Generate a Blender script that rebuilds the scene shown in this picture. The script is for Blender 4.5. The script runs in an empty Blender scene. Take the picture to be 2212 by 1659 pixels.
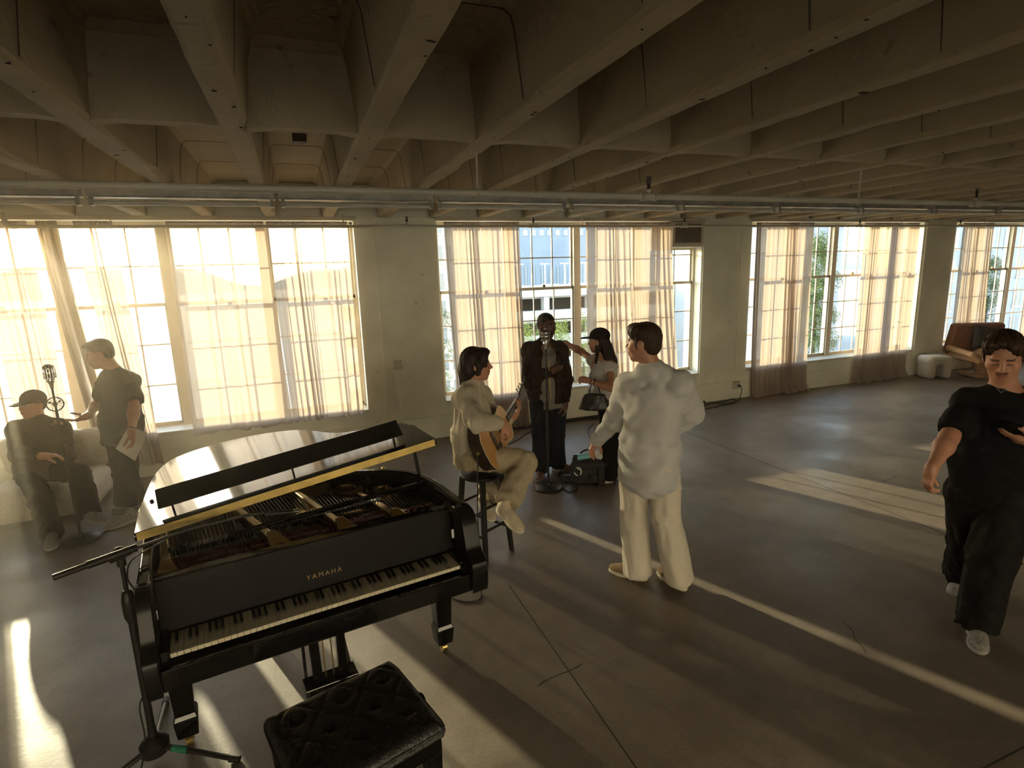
import bpy, bmesh, math, random
import numpy as np
from mathutils import Vector, Matrix
random.seed(7)
scene = bpy.context.scene
COL = scene.collection
PI = math.pi
A = lambda *v: np.array(v, float)

def unit(v):
    v = np.asarray(v, float)
    return v / (np.linalg.norm(v) + 1e-12)

# ------------------------------------------------------------------ materials
def srgb(r, g, b):
    f = lambda c: (c / 12.92 if c <= 0.04045 else ((c + 0.055) / 1.055) ** 2.4)
    return (f(r / 255), f(g / 255), f(b / 255), 1)

def new_mat(name):
    m = bpy.data.materials.new(name)
    m.use_nodes = True
    nt = m.node_tree
    return m, nt, nt.nodes['Principled BSDF']

def mat(name, col, rough=0.6, metal=0.0, var=0.12, scale=6.0, bump=0.0, bscale=60.0, spec=0.5, coat=0.0,
        sheen=0.0, stretch=(1, 1, 1), detail=4.0, aniso=0.0, emit=None):
    """Principled material whose colour and relief come from noise in object space."""
    m, nt, p = new_mat(name)
    p.inputs['Roughness'].default_value = rough
    p.inputs['Metallic'].default_value = metal
    p.inputs['Specular IOR Level'].default_value = spec
    p.inputs['Coat Weight'].default_value = coat
    p.inputs['Coat Roughness'].default_value = 0.05
    p.inputs['Sheen Weight'].default_value = sheen
    tc = nt.nodes.new('ShaderNodeTexCoord')
    mp = nt.nodes.new('ShaderNodeMapping')
    mp.inputs['Scale'].default_value = stretch
    nt.links.new(tc.outputs['Object'], mp.inputs['Vector'])
    n = nt.nodes.new('ShaderNodeTexNoise')
    n.inputs['Scale'].default_value = scale
    n.inputs['Detail'].default_value = detail
    nt.links.new(mp.outputs['Vector'], n.inputs['Vector'])
    r = nt.nodes.new('ShaderNodeValToRGB')
    c = np.array(col[:3])
    r.color_ramp.elements[0].position = 0.3
    r.color_ramp.elements[1].position = 0.7
    r.color_ramp.elements[0].color = tuple(c * (1 - var)) + (1,)
    r.color_ramp.elements[1].color = tuple(np.minimum(c * (1 + var), 1)) + (1,)
    nt.links.new(n.outputs['Fac'], r.inputs['Fac'])
    nt.links.new(r.outputs['Color'], p.inputs['Base Color'])
    if bump:
        b = nt.nodes.new('ShaderNodeTexNoise')
        b.inputs['Scale'].default_value = bscale
        b.inputs['Detail'].default_value = 3
        nt.links.new(mp.outputs['Vector'], b.inputs['Vector'])
        bp = nt.nodes.new('ShaderNodeBump')
        bp.inputs['Strength'].default_value = bump
        bp.inputs['Distance'].default_value = 0.01
        nt.links.new(b.outputs['Fac'], bp.inputs['Height'])
        nt.links.new(bp.outputs['Normal'], p.inputs['Normal'])
    return m

# ------------------------------------------------------------------ objects
def tag(o, label=None, cat=None, group=None, kind=None):
    if label: o['label'] = label
    if cat: o['category'] = cat
    if group: o['group'] = group
    if kind: o['kind'] = kind
    return o

def empty(name, loc=(0, 0, 0), rz=0.0, label=None, cat=None, group=None, kind=None, parent=None):
    o = bpy.data.objects.new(name, None)
    o.empty_display_size = 0.1
    COL.objects.link(o)
    o.location = loc
    o.rotation_euler = (0, 0, rz)
    if parent is not None: o.parent = parent
    return tag(o, label, cat, group, kind)

def link_mesh(name, verts, faces, mats=None, parent=None, smooth=0.6, midx=None, bevel=0.0, bseg=2):
    me = bpy.data.meshes.new(name)
    me.from_pydata([tuple(map(float, v)) for v in verts] if not isinstance(verts, list) else verts, [], faces)
    me.validate()
    o = bpy.data.objects.new(name, me)
    COL.objects.link(o)
    if mats is not None:
        for m in (mats if isinstance(mats, (list, tuple)) else [mats]): me.materials.append(m)
    if midx is not None and len(midx) == len(me.polygons):
        me.polygons.foreach_set('material_index', np.asarray(midx, dtype=np.int32))
    if smooth:
        me.polygons.foreach_set('use_smooth', np.ones(len(me.polygons), dtype=bool))
        if smooth < 3: me.set_sharp_from_angle(angle=smooth)
    me.update()
    if bevel:
        b = o.modifiers.new('bevel', 'BEVEL')
        b.width = bevel; b.segments = bseg; b.limit_method = 'ANGLE'; b.angle_limit = 0.7
        b.harden_normals = False
    if parent is not None: o.parent = parent
    return o

class MB:
    """Collects simple shapes; build() links them as ONE mesh object."""
    def __init__(s): s.v = []; s.f = []; s.m = []; s.cur = 0
    def mat(s, i): s.cur = i; return s
    def add(s, vs, fs):
        b = len(s.v)
        s.v += [tuple(map(float, v)) for v in vs]
        s.f += [tuple(b + i for i in f) for f in fs]
        s.m += [s.cur] * len(fs)
        return s
    def box(s, c, d, rz=0.0, R=None):
        x, y, z = (np.array(d) / 2)
        P = np.array([(-x,-y,-z),(x,-y,-z),(x,y,-z),(-x,y,-z),(-x,-y,z),(x,-y,z),(x,y,z),(-x,y,z)])
        if R is None:
            ca, sa = math.cos(rz), math.sin(rz)
            R = np.array([[ca,-sa,0],[sa,ca,0],[0,0,1]])
        return s.add(P @ np.array(R).T + np.array(c), [(0,3,2,1),(4,5,6,7),(0,1,5,4),(1,2,6,5),(2,3,7,6),(3,0,4,7)])
    def span(s, lo, hi):
        lo, hi = np.array(lo, float), np.array(hi, float)
        return s.box((lo + hi) / 2, hi - lo)
    def bar(s, a, b, w, h, up=(0, 0, 1)):
        """rectangular bar from a to b"""
        a, b = np.array(a, float), np.array(b, float)
        d = unit(b - a); x = np.cross(d, up)
        x = unit(x) if np.linalg.norm(x) > 1e-6 else A(1, 0, 0)
        u = np.cross(x, d)
        return s.box((a + b) / 2, (w, np.linalg.norm(b - a), h), R=np.array([x, d, u]).T)
    def taper(s, a, b, wa, wb, x=(1, 0, 0), da=None, db=None):
        """square bar from a to b whose width goes from wa to wb"""
        a, b = np.array(a, float), np.array(b, float)
        d = unit(b - a); x = unit(np.array(x, float) - d * np.dot(x, d)); y = np.cross(d, x)
        da = wa if da is None else da; db = wb if db is None else db
        vs = []
        for c, w, h in ((a, wa, da), (b, wb, db)):
            for sx, sy in ((-1,-1),(1,-1),(1,1),(-1,1)): vs.append(c + x * sx * w / 2 + y * sy * h / 2)
        return s.add(vs, [(0,3,2,1),(4,5,6,7),(0,1,5,4),(1,2,6,5),(2,3,7,6),(3,0,4,7)])
    def tube(s, pts, r, n=10, cap=True):
        pts = [np.array(p, float) for p in pts]
        rs = r if isinstance(r, (list, tuple)) else [r] * len(pts)
        vs = []; fs = []; up = None
        for i, p in enumerate(pts):
            d = unit((pts[min(i + 1, len(pts) - 1)] - pts[max(i - 1, 0)]))
            if up is None:
                up = A(0, 0, 1) if abs(d[2]) < 0.9 else A(1, 0, 0)
            x = unit(np.cross(d, up)); y = np.cross(x, d); up = y
            for k in range(n):
                t = 2 * PI * k / n
                vs.append(p + (x * math.cos(t) + y * math.sin(t)) * rs[i])
        for i in range(len(pts) - 1):
            for k in range(n):
                k2 = (k + 1) % n
                fs.append((i*n + k, i*n + k2, (i+1)*n + k2, (i+1)*n + k))
        if cap:
            fs.append(tuple(range(n - 1, -1, -1))); fs.append(tuple((len(pts)-1)*n + k for k in range(n)))
        return s.add(vs, fs)
    def cyl(s, a, b, r, n=16, r2=None): return s.tube([a, b], [r, r if r2 is None else r2], n)
    def lathe(s, prof, c=(0, 0, 0), axis=(0, 0, 1), n=24):
        """prof: (radius, height) from bottom to top along the axis"""
        c = np.array(c, float); z = unit(axis)
        x = unit(np.cross(z, A(0, 1, 0) if abs(z[1]) < 0.9 else A(1, 0, 0))); y = np.cross(z, x)
        vs = []; fs = []
        for r, h in prof:
            for k in range(n):
                t = 2 * PI * k / n
                vs.append(c + z * h + (x * math.cos(t) + y * math.sin(t)) * max(r, 1e-5))
        for i in range(len(prof) - 1):
            for k in range(n):
                k2 = (k + 1) % n
                fs.append((i*n + k, i*n + k2, (i+1)*n + k2, (i+1)*n + k))
        if prof[0][0] > 1e-4: fs.append(tuple(range(n - 1, -1, -1)))
        if prof[-1][0] > 1e-4: fs.append(tuple((len(prof)-1)*n + k for k in range(n)))
        return s.add(vs, fs)
    def prism(s, poly, o, u, v, w, h):
        """polygon (a, b) in plane o + a*u + b*v, pushed by w*h"""
        o, u, v, w = (np.array(q, float) for q in (o, u, v, w))
        n = len(poly)
        vs = [o + u * a + v * b for a, b in poly] + [o + u * a + v * b + w * h for a, b in poly]
        fs = [tuple(range(n - 1, -1, -1)), tuple(range(n, 2 * n))]
        fs += [(i, (i + 1) % n, n + (i + 1) % n, n + i) for i in range(n)]
        return s.add(vs, fs)
    def ball(s, c, r, n=12, sq=(1, 1, 1)):
        prof = [(math.sin(PI * i / n), -math.cos(PI * i / n)) for i in range(n + 1)]
        b = len(s.v)
        s.lathe([(max(q[0], 1e-4), q[1]) for q in prof], n=2 * n)
        for i in range(b, len(s.v)):
            p = s.v[i]; s.v[i] = (c[0] + p[0]*r*sq[0], c[1] + p[1]*r*sq[1], c[2] + p[2]*r*sq[2])
        return s
    def build(s, name, mats=None, parent=None, smooth=0.6, bevel=0.0, bseg=2):
        return link_mesh(name, s.v, s.f, mats, parent, smooth, s.m, bevel, bseg)

def spline(pts, n=8):
    """Catmull-Rom through the points"""
    P = [np.array(p, float) for p in pts]
    P = [2 * P[0] - P[1]] + P + [2 * P[-1] - P[-2]]
    out = []
    for i in range(1, len(P) - 2):
        for k in range(n):
            t = k / n
            out.append(0.5 * ((2*P[i]) + (-P[i-1] + P[i+1])*t + (2*P[i-1] - 5*P[i] + 4*P[i+1] - P[i+2])*t*t + (-P[i-1] + 3*P[i] - 3*P[i+1] + P[i+2])*t**3))
    out.append(P[-2])
    return out

def copy_tree(o, parent=None):
    c = o.copy(); COL.objects.link(c)
    if parent is not None: c.parent = parent
    for ch in list(o.children): copy_tree(ch, c)
    return c

# ------------------------------------------------------------------ implicit surfaces (bodies, clothes, hair)
def P_cone(a, b, ra, rb, k=0.02, op='u'):
    a, b = A(*a), A(*b)
    ab = b - a; L = float(ab @ ab) + 1e-12
    def f(p):
        t = np.clip(((p - a) @ ab) / L, 0, 1)
        return np.linalg.norm(p - a - t[:, None] * ab, axis=1) - (ra + (rb - ra) * t)
    return f, (a + b) / 2, math.sqrt(L) / 2 + max(ra, rb), k, op

def P_ell(c, r, R=None, k=0.02, op='u'):
    """ellipsoid; R columns are its axes"""
    c = A(*c); r = A(*r); R = np.eye(3) if R is None else np.array(R, float)
    def f(p):
        q = (p - c) @ R
        n0 = np.linalg.norm(q / r, axis=1); n1 = np.linalg.norm(q / (r * r), axis=1) + 1e-9
        return np.where(n0 < 0.05, -r.min(), n0 * (n0 - 1) / n1)
    return f, c, float(r.max()), k, op

def P_tor(a, b, wa, wb, da, db, side, cap=0.02, k=0.02, op='u'):
    """elliptical tapered limb: w across `side`, d across the other way; cap = roundness of its ends"""
    a, b = A(*a), A(*b)
    L = np.linalg.norm(b - a); ax = (b - a) / (L + 1e-12)
    s = unit(A(*side) - ax * np.dot(side, ax)); v = np.cross(ax, s)
    def f(p):
        q = p - a; h = q @ ax; t = np.clip(h / L, 0, 1)
        w = wa + (wb - wa) * t; d = da + (db - da) * t
        e = np.maximum(np.maximum(-h, h - L), 0) / cap
        x, y = (q @ s) / w, (q @ v) / d
        n0 = np.sqrt(x * x + y * y + e * e)
        n1 = np.sqrt((x / w) ** 2 + (y / d) ** 2 + (e / cap) ** 2) + 1e-9
        return np.where(n0 < 0.05, -np.minimum(w, d), n0 * (n0 - 1) / n1)
    return f, (a + b) / 2, L / 2 + max(wa, wb, da, db, cap), k, op

def P_box(c, half, R=None, rad=0.01, k=0.01, op='u'):
    c = A(*c); h = A(*half) - rad; R = np.eye(3) if R is None else np.array(R, float)
    def f(p):
        q = np.abs((p - c) @ R) - h
        return np.linalg.norm(np.maximum(q, 0), axis=1) + np.minimum(q.max(1), 0) - rad
    return f, c, float(np.linalg.norm(half)), k, op

def P_cut(o, n, k=0.004):
    """keep only the side of the plane opposite n"""
    o = A(*o); n = unit(n)
    return (lambda p: (p - o) @ n), o, 1e3, k, 'i'

def sdf_eval(prims, p, lo=None, hi=None):
    d = None
    for f, c, r, k, op in prims:
        if lo is not None and op != 'i':
            g = np.maximum(np.maximum(lo - c, c - hi), 0)
            if math.sqrt(float(g @ g)) > r + 0.10 + k: continue
        e = f(p)
        if d is None:
            d = e if op == 'u' else np.full(len(p), 1.0)
            continue
        if op == 's': e = -e
        if op == 'u':
            h = np.maximum(k - np.abs(d - e), 0) / k if k > 1e-6 else 0
            d = np.minimum(d, e) - h * h * k * 0.25
        else:
            h = np.maximum(k - np.abs(d - e), 0) / k if k > 1e-6 else 0
            d = np.maximum(d, e) + h * h * k * 0.25
    return np.full(len(p), 1.0) if d is None else d

def sdf_mesh(prims, res, warp=None):
    """surface nets on the blocks that touch the surface; warp(p) adds to the distance"""
    lo = np.min([c - r for f, c, r, k, op in prims if op == 'u'], axis=0) - 0.03
    hi = np.max([c + r for f, c, r, k, op in prims if op == 'u'], axis=0) + 0.03
    NB = 8; B = NB * res
    nb = np.ceil((hi - lo) / B).astype(int)
    g = np.stack(np.meshgrid(*[np.arange(n) for n in nb], indexing='ij'), -1).reshape(-1, 3)
    keep = []
    for ch in np.array_split(g, max(1, len(g) // 4000)):
        ce = lo + (ch + 0.5) * B
        d = sdf_eval(prims, ce)
        keep.append(ch[np.abs(d) < B * 1.3 + 0.012])
    g = np.concatenate(keep)
    sub = np.stack(np.meshgrid(*[np.arange(NB + 1)] * 3, indexing='ij'), -1).reshape(-1, 3)
    N = (nb + 1) * NB + 2
    vk = {}; cells_key = []; cells_pos = []; quads = []
    # spatially sorted chunks so far primitives can be skipped
    key = (g[:, 0] // 3) * 100000 + (g[:, 1] // 3) * 1000 + (g[:, 2] // 3)
    order = np.argsort(key, kind='stable'); g = g[order]; key = key[order]
    cuts = np.flatnonzero(np.diff(key)) + 1
    E = [(0,1),(0,2),(0,4),(1,3),(1,5),(2,3),(2,6),(3,7),(4,5),(4,6),(5,7),(6,7)]
    off = np.array([[(i >> 2) & 1, (i >> 1) & 1, i & 1] for i in range(8)])
    for ch in np.split(g, cuts):
        idx = (ch[:, None, :] * NB + sub[None]).reshape(-1, 3)
        p = lo + idx * res
        d = sdf_eval(prims, p, p.min(0), p.max(0))
        if warp is not None: d = d + warp(p)
        d = d.reshape(len(ch), NB + 1, NB + 1, NB + 1)
        corner = np.stack([d[:, o[0]:NB + o[0], o[1]:NB + o[1], o[2]:NB + o[2]] for o in off], -1)
        s = corner < 0
        act = s.any(-1) & ~s.all(-1)
        w = np.argwhere(act)
        if not len(w): continue
        cv = corner[act]; sv = s[act]
        cell = ch[w[:, 0]] * NB + w[:, 1:]
        acc = np.zeros((len(w), 3)); cnt = np.zeros(len(w))
        for a_, b_ in E:
            m = sv[:, a_] != sv[:, b_]
            t = cv[:, a_] / (cv[:, a_] - cv[:, b_] + 1e-20)
            q = off[a_] + (off[b_] - off[a_]) * t[:, None]
            acc[m] += q[m]; cnt[m] += 1
        cells_pos.append(lo + (cell + acc / cnt[:, None]) * res)
        cells_key.append((cell[:, 0] * N[1] + cell[:, 1]) * N[2] + cell[:, 2])
        for ax, ci in ((0, 4), (1, 2), (2, 1)):
            m = sv[:, 0] != sv[:, ci]
            c = cell[m]
            o1 = np.zeros(3, int); o2 = np.zeros(3, int)
            o1[(ax + 1) % 3] = 1; o2[(ax + 2) % 3] = 1
            kk = lambda q: (q[:, 0] * N[1] + q[:, 1]) * N[2] + q[:, 2]
            qd = np.stack([kk(c), kk(c - o1), kk(c - o1 - o2), kk(c - o2)], 1)
            flip = sv[m][:, 0]
            qd[~flip] = qd[~flip][:, ::-1]
            quads.append(qd)
    keys = np.concatenate(cells_key); pos = np.concatenate(cells_pos); Q = np.concatenate(quads)
    o = np.argsort(keys); keys = keys[o]; pos = pos[o]
    pi = np.searchsorted(keys, Q); pi = np.clip(pi, 0, len(keys) - 1)
    ok = (keys[pi] == Q).all(1)
    F = pi[ok][:, ::-1]
    return pos, F

def sdf_obj(name, prims, res, mats, parent=None, warp=None, paint=None, loc=None, relax=1):
    pos, F = sdf_mesh(prims, res, warp)
    for _ in range(relax):                      # light smoothing of the net
        s = np.zeros_like(pos); c = np.zeros(len(pos))
        for i in range(4):
            a, b = F[:, i], F[:, (i + 1) % 4]
            np.add.at(s, a, pos[b]); np.add.at(c, a, 1); np.add.at(s, b, pos[a]); np.add.at(c, b, 1)
        pos = pos * 0.5 + 0.5 * s / np.maximum(c, 1)[:, None]
    mi = None
    if paint is not None: mi = paint(pos[F].mean(1))
    if loc is not None: pos = pos - A(*loc)
    me = bpy.data.meshes.new(name)
    me.vertices.add(len(pos)); me.vertices.foreach_set('co', pos.astype(np.float32).ravel())
    me.loops.add(F.size); me.loops.foreach_set('vertex_index', F.astype(np.int32).ravel())
    me.polygons.add(len(F))
    me.polygons.foreach_set('loop_start', np.arange(0, F.size, 4, dtype=np.int32))
    me.polygons.foreach_set('loop_total', np.full(len(F), 4, dtype=np.int32))
    for m in (mats if isinstance(mats, (list, tuple)) else [mats]): me.materials.append(m)
    if mi is not None: me.polygons.foreach_set('material_index', np.asarray(mi, dtype=np.int32))
    me.polygons.foreach_set('use_smooth', np.ones(len(F), dtype=bool))
    me.update(calc_edges=True); me.validate()
    o = bpy.data.objects.new(name, me); COL.objects.link(o)
    if parent is not None: o.parent = parent
    return o
# ================================================================== camera
FPX, YAW, PITCH, ROLL, CAMH = 1209.8, -0.357105661, 0.196105829, -0.0311786802, 2.13
def _camR():
    cy, sy, cp, sp, cr, sr = math.cos(YAW), math.sin(YAW), math.cos(PITCH), math.sin(PITCH), math.cos(ROLL), math.sin(ROLL)
    Ry = np.array([[cy, sy, 0], [-sy, cy, 0], [0, 0, 1]])
    Rp = np.array([[1, 0, 0], [0, cp, -sp], [0, sp, cp]])
    Rr = np.array([[cr, -sr, 0], [sr, cr, 0], [0, 0, 1]])
    return Rr @ Rp @ np.array([[1, 0, 0], [0, 0, -1], [0, 1, 0]], float) @ Ry
CR = _camR()
cam_d = bpy.data.cameras.new('camera')
cam = bpy.data.objects.new('camera', cam_d); COL.objects.link(cam)
cam_d.sensor_fit = 'HORIZONTAL'; cam_d.sensor_width = 36.0
cam_d.lens = FPX / 2212 * 36.0
cam_d.clip_start = 0.05; cam_d.clip_end = 2000
M = Matrix.Identity(4)
for i in range(3):
    M[i][0], M[i][1], M[i][2] = CR[0][i], -CR[1][i], -CR[2][i]
M[2][3] = CAMH
cam.matrix_world = M
scene.camera = cam

# ================================================================== room materials
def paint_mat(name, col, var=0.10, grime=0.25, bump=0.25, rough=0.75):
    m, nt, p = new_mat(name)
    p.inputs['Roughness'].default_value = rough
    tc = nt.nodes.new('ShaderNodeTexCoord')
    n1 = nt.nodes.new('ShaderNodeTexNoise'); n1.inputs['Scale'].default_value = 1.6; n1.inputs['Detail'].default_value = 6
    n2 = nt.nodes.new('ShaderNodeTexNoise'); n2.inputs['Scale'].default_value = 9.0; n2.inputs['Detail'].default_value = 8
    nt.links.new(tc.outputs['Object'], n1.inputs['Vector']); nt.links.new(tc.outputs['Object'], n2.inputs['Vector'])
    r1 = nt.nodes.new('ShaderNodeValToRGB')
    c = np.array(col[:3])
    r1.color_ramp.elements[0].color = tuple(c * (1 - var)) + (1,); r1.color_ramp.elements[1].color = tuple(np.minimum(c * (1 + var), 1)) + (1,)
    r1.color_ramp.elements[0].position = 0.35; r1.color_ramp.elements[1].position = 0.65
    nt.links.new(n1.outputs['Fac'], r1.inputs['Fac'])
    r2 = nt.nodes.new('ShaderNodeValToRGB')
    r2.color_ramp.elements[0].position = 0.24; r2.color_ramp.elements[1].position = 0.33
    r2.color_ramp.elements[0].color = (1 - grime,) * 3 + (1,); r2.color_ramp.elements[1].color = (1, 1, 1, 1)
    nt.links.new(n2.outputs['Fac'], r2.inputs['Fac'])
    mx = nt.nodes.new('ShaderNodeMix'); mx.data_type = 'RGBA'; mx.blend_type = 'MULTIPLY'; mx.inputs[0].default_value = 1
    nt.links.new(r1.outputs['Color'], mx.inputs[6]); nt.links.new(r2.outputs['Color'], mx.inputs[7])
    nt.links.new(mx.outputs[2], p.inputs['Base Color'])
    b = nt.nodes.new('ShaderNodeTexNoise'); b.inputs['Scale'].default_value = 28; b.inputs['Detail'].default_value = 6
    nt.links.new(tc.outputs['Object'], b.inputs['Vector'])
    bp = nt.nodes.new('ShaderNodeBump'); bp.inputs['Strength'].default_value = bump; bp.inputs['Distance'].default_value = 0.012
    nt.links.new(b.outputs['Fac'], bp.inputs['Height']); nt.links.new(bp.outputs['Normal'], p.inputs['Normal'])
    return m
M_WALL = paint_mat('wall paint', (0.88, 0.88, 0.74))
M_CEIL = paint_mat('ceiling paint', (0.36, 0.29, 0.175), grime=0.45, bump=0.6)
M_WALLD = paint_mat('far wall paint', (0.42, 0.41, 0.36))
M_TRIM = paint_mat('window paint', (0.60, 0.54, 0.42), bump=0.15, rough=0.5)
M_SILL = paint_mat('sill paint', (0.72, 0.69, 0.58), bump=0.15, rough=0.5)

def floor_mat():
    m, nt, p = new_mat('worn concrete')
    N = nt.nodes; L = nt.links
    tc = N.new('ShaderNodeTexCoord')
    def noise(scale, detail=6, rough=0.6, dist=0.0):
        n = N.new('ShaderNodeTexNoise'); n.inputs['Scale'].default_value = scale; n.inputs['Detail'].default_value = detail
        n.inputs['Roughness'].default_value = rough; n.inputs['Distortion'].default_value = dist
        L.new(tc.outputs['Object'], n.inputs['Vector']); return n
    def ramp(src, stops):
        r = N.new('ShaderNodeValToRGB')
        while len(r.color_ramp.elements) < len(stops): r.color_ramp.elements.new(0.5)
        for e, (pos, c) in zip(r.color_ramp.elements, stops): e.position = pos; e.color = c if len(c) == 4 else tuple(c) + (1,)
        L.new(src, r.inputs['Fac']); return r
    a = ramp(noise(0.55, 8, 0.62, 0.3).outputs['Fac'], [(0.3, (0.138, 0.110, 0.083)), (0.5, (0.182, 0.148, 0.112)), (0.72, (0.235, 0.196, 0.150))])
    b = ramp(noise(5.0, 9, 0.7).outputs['Fac'], [(0.3, (0.80,) * 3), (0.55, (1.0,) * 3), (0.8, (1.12,) * 3)])
    c = ramp(noise(1.7, 9, 0.75, 1.0).outputs['Fac'], [(0.27, (0.55,) * 3), (0.36, (1.0,) * 3)])
    d = ramp(noise(60, 2).outputs['Fac'], [(0.3, (0.88,) * 3), (0.7, (1.08,) * 3)])
    cur = a.outputs['Color']
    for q in (b, c, d):
        mx = N.new('ShaderNodeMix'); mx.data_type = 'RGBA'; mx.blend_type = 'MULTIPLY'; mx.inputs[0].default_value = 1
        L.new(cur, mx.inputs[6]); L.new(q.outputs['Color'], mx.inputs[7]); cur = mx.outputs[2]
    L.new(cur, p.inputs['Base Color'])
    rr = N.new('ShaderNodeMapRange'); L.new(noise(1.3, 7).outputs['Fac'], rr.inputs['Value'])
    rr.inputs['From Min'].default_value = 0.3; rr.inputs['From Max'].default_value = 0.7
    rr.inputs['To Min'].default_value = 0.34; rr.inputs['To Max'].default_value = 0.60
    L.new(rr.outputs['Result'], p.inputs['Roughness'])
    bp = N.new('ShaderNodeBump'); bp.inputs['Strength'].default_value = 0.12; bp.inputs['Distance'].default_value = 0.01
    L.new(noise(35, 8, 0.7).outputs['Fac'], bp.inputs['Height']); L.new(bp.outputs['Normal'], p.inputs['Normal'])
    p.inputs['Specular IOR Level'].default_value = 0.45
    return m
M_FLOOR = floor_mat()
M_DARK = mat('dark crack', (0.03, 0.026, 0.02), 0.9)

# ================================================================== room shell
X0, X1, YB, YW, ZT, ZB = -4.4, 18.0, -4.5, 7.1, 3.2, 2.83
fl = MB(); fl.span((X0, YB, -0.2), (X1, YW + 0.4, 0.0))
bs_ = MB(); bs_.span((X0 - 70, YB - 0.3, -13.0), (X1 + 40, YW + 0.36, -0.21)); bs_.span((X0 - 70, YB - 0.3, -0.21), (X0 - 0.25, YW + 0.36, ZT + 0.25)); tag(bs_.build('added_shade_block', mat('shade block render', (0.4, 0.38, 0.33), 0.9), smooth=0), kind='structure')  # added unseen blocks that keep the low sun off the facade behind the camera
floor = fl.build('floor', M_FLOOR, smooth=0); tag(floor, kind='structure')
j = MB()
for a, b in (((1.175, -2.0), (1.18, 3.35)), ((4.6, 2.0), (4.62, 6.9)), ((-4.3, 1.15), (2.9, 1.2))):
    j.bar((a[0], a[1], 0.0003), (b[0], b[1], 0.0003), 0.007, 0.0012)
rnd = random.Random(3)
for x, y, t in ((0.98, 2.38, 0.4), (2.75, 1.9, 0.9), (5.2, 3.6, 0.2)):
    p = A(x, y); pts = []
    for k in range(7):
        pts.append((p[0], p[1], 0.0004)); p = p + A(math.cos(t), math.sin(t)) * 0.05; t += rnd.uniform(-0.5, 0.5)
    for q in range(6): j.bar(pts[q], pts[q + 1], 0.004, 0.0012)
j.build('floor_joint', M_DARK, floor, smooth=0)

# ceiling: slab, joists every 0.625 m, two rows of bridging ribs and the pan seams
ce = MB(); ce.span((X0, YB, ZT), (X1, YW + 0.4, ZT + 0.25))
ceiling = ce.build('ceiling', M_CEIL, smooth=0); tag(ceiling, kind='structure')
rnd = random.Random(11)
def joist(xc, first):
    """tapered concrete rib with chipped lower edges"""
    b = MB(); ys = np.concatenate([np.arange(YB, 0.3, 0.8), np.arange(0.3, YW + 0.01, 0.055)]); n = len(ys)
    vs = []
    jl = jr = 0.0
    for y in ys:
        if rnd.random() < 0.10: jl = rnd.choice((0, 0, 0, 0.006, 0.012)); 
        if rnd.random() < 0.12: jr = rnd.choice((0, 0, 0.004, 0.010, 0.022))
        wb = 0.0575 + rnd.uniform(-0.002, 0.002)
        for x, z in ((-0.150, ZT + 0.004), (-0.112, ZT - 0.022), (-0.094, ZT - 0.075), (-wb - 0.004, ZB + 0.012 + jl), (-wb + 0.006 + jl, ZB + rnd.uniform(0, 0.003)),
                     (wb - 0.006 - jr, ZB + rnd.uniform(0, 0.003)), (wb + 0.004, ZB + 0.012 + jr), (0.094, ZT - 0.075), (0.112, ZT - 0.022), (0.150, ZT + 0.004)):
            vs.append((xc + x, y, z))
    fs = []
    for i in range(n - 1):
        for k in range(9): fs.append((i*10 + k, (i+1)*10 + k, (i+1)*10 + k + 1, i*10 + k + 1))
    b.add(vs, fs)
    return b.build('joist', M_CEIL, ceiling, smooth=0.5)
JX = [-0.20 + 0.625 * k for k in range(-6, 30) if X0 + 0.1 < -0.20 + 0.625 * k < X1 - 0.1]
for x in JX: joist(x, False)
rb = MB()
for yr in (3.14, -1.6):
    for k in range(len(JX) - 1):
        x0, x1 = JX[k] + 0.05, JX[k + 1] - 0.05
        w = 0.052; zb = ZB + 0.022
        # rib with haunched ends
        for xa, xb, za, zbb in ((x0, x0 + 0.10, zb - 0.012, zb), (x0 + 0.10, x1 - 0.10, zb, zb), (x1 - 0.10, x1, zb, zb - 0.012)):
            vs = []
            for x, z in ((xa, za), (xb, zbb)):
                wid = w + (0.02 if (x in (x0, x1)) else 0)
                vs += [(x, yr - 0.20, ZT + 0.004), (x, yr - 0.125, ZT - 0.03), (x, yr - 0.09, ZT - 0.10), (x, yr - wid, z + 0.03), (x, yr - w + 0.008, z), (x, yr + w - 0.008, z), (x, yr + wid, z + 0.03), (x, yr + 0.09, ZT - 0.10), (x, yr + 0.125, ZT - 0.03), (x, yr + 0.20, ZT + 0.004)]
            rb.add(vs, [(i, 10 + i, 11 + i, i + 1) for i in range(9)])
rb.build('bridging_rib', M_CEIL, ceiling, smooth=0.5)
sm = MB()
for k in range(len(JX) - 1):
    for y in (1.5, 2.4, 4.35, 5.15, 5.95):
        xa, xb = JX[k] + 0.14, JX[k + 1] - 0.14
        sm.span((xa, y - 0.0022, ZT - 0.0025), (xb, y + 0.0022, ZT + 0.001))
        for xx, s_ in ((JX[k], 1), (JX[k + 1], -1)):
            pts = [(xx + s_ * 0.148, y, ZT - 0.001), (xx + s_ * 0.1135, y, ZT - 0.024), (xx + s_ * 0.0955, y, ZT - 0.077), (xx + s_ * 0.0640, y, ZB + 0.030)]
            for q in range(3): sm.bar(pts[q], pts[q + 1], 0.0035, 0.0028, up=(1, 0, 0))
sm.build('pan_seam', mat('seam brown paint', (0.085, 0.068, 0.045), 0.9), ceiling, smooth=0)  # brown joint lines between the ceiling pans
hp = MB()                                           # holes and scabs on the ribs
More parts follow.
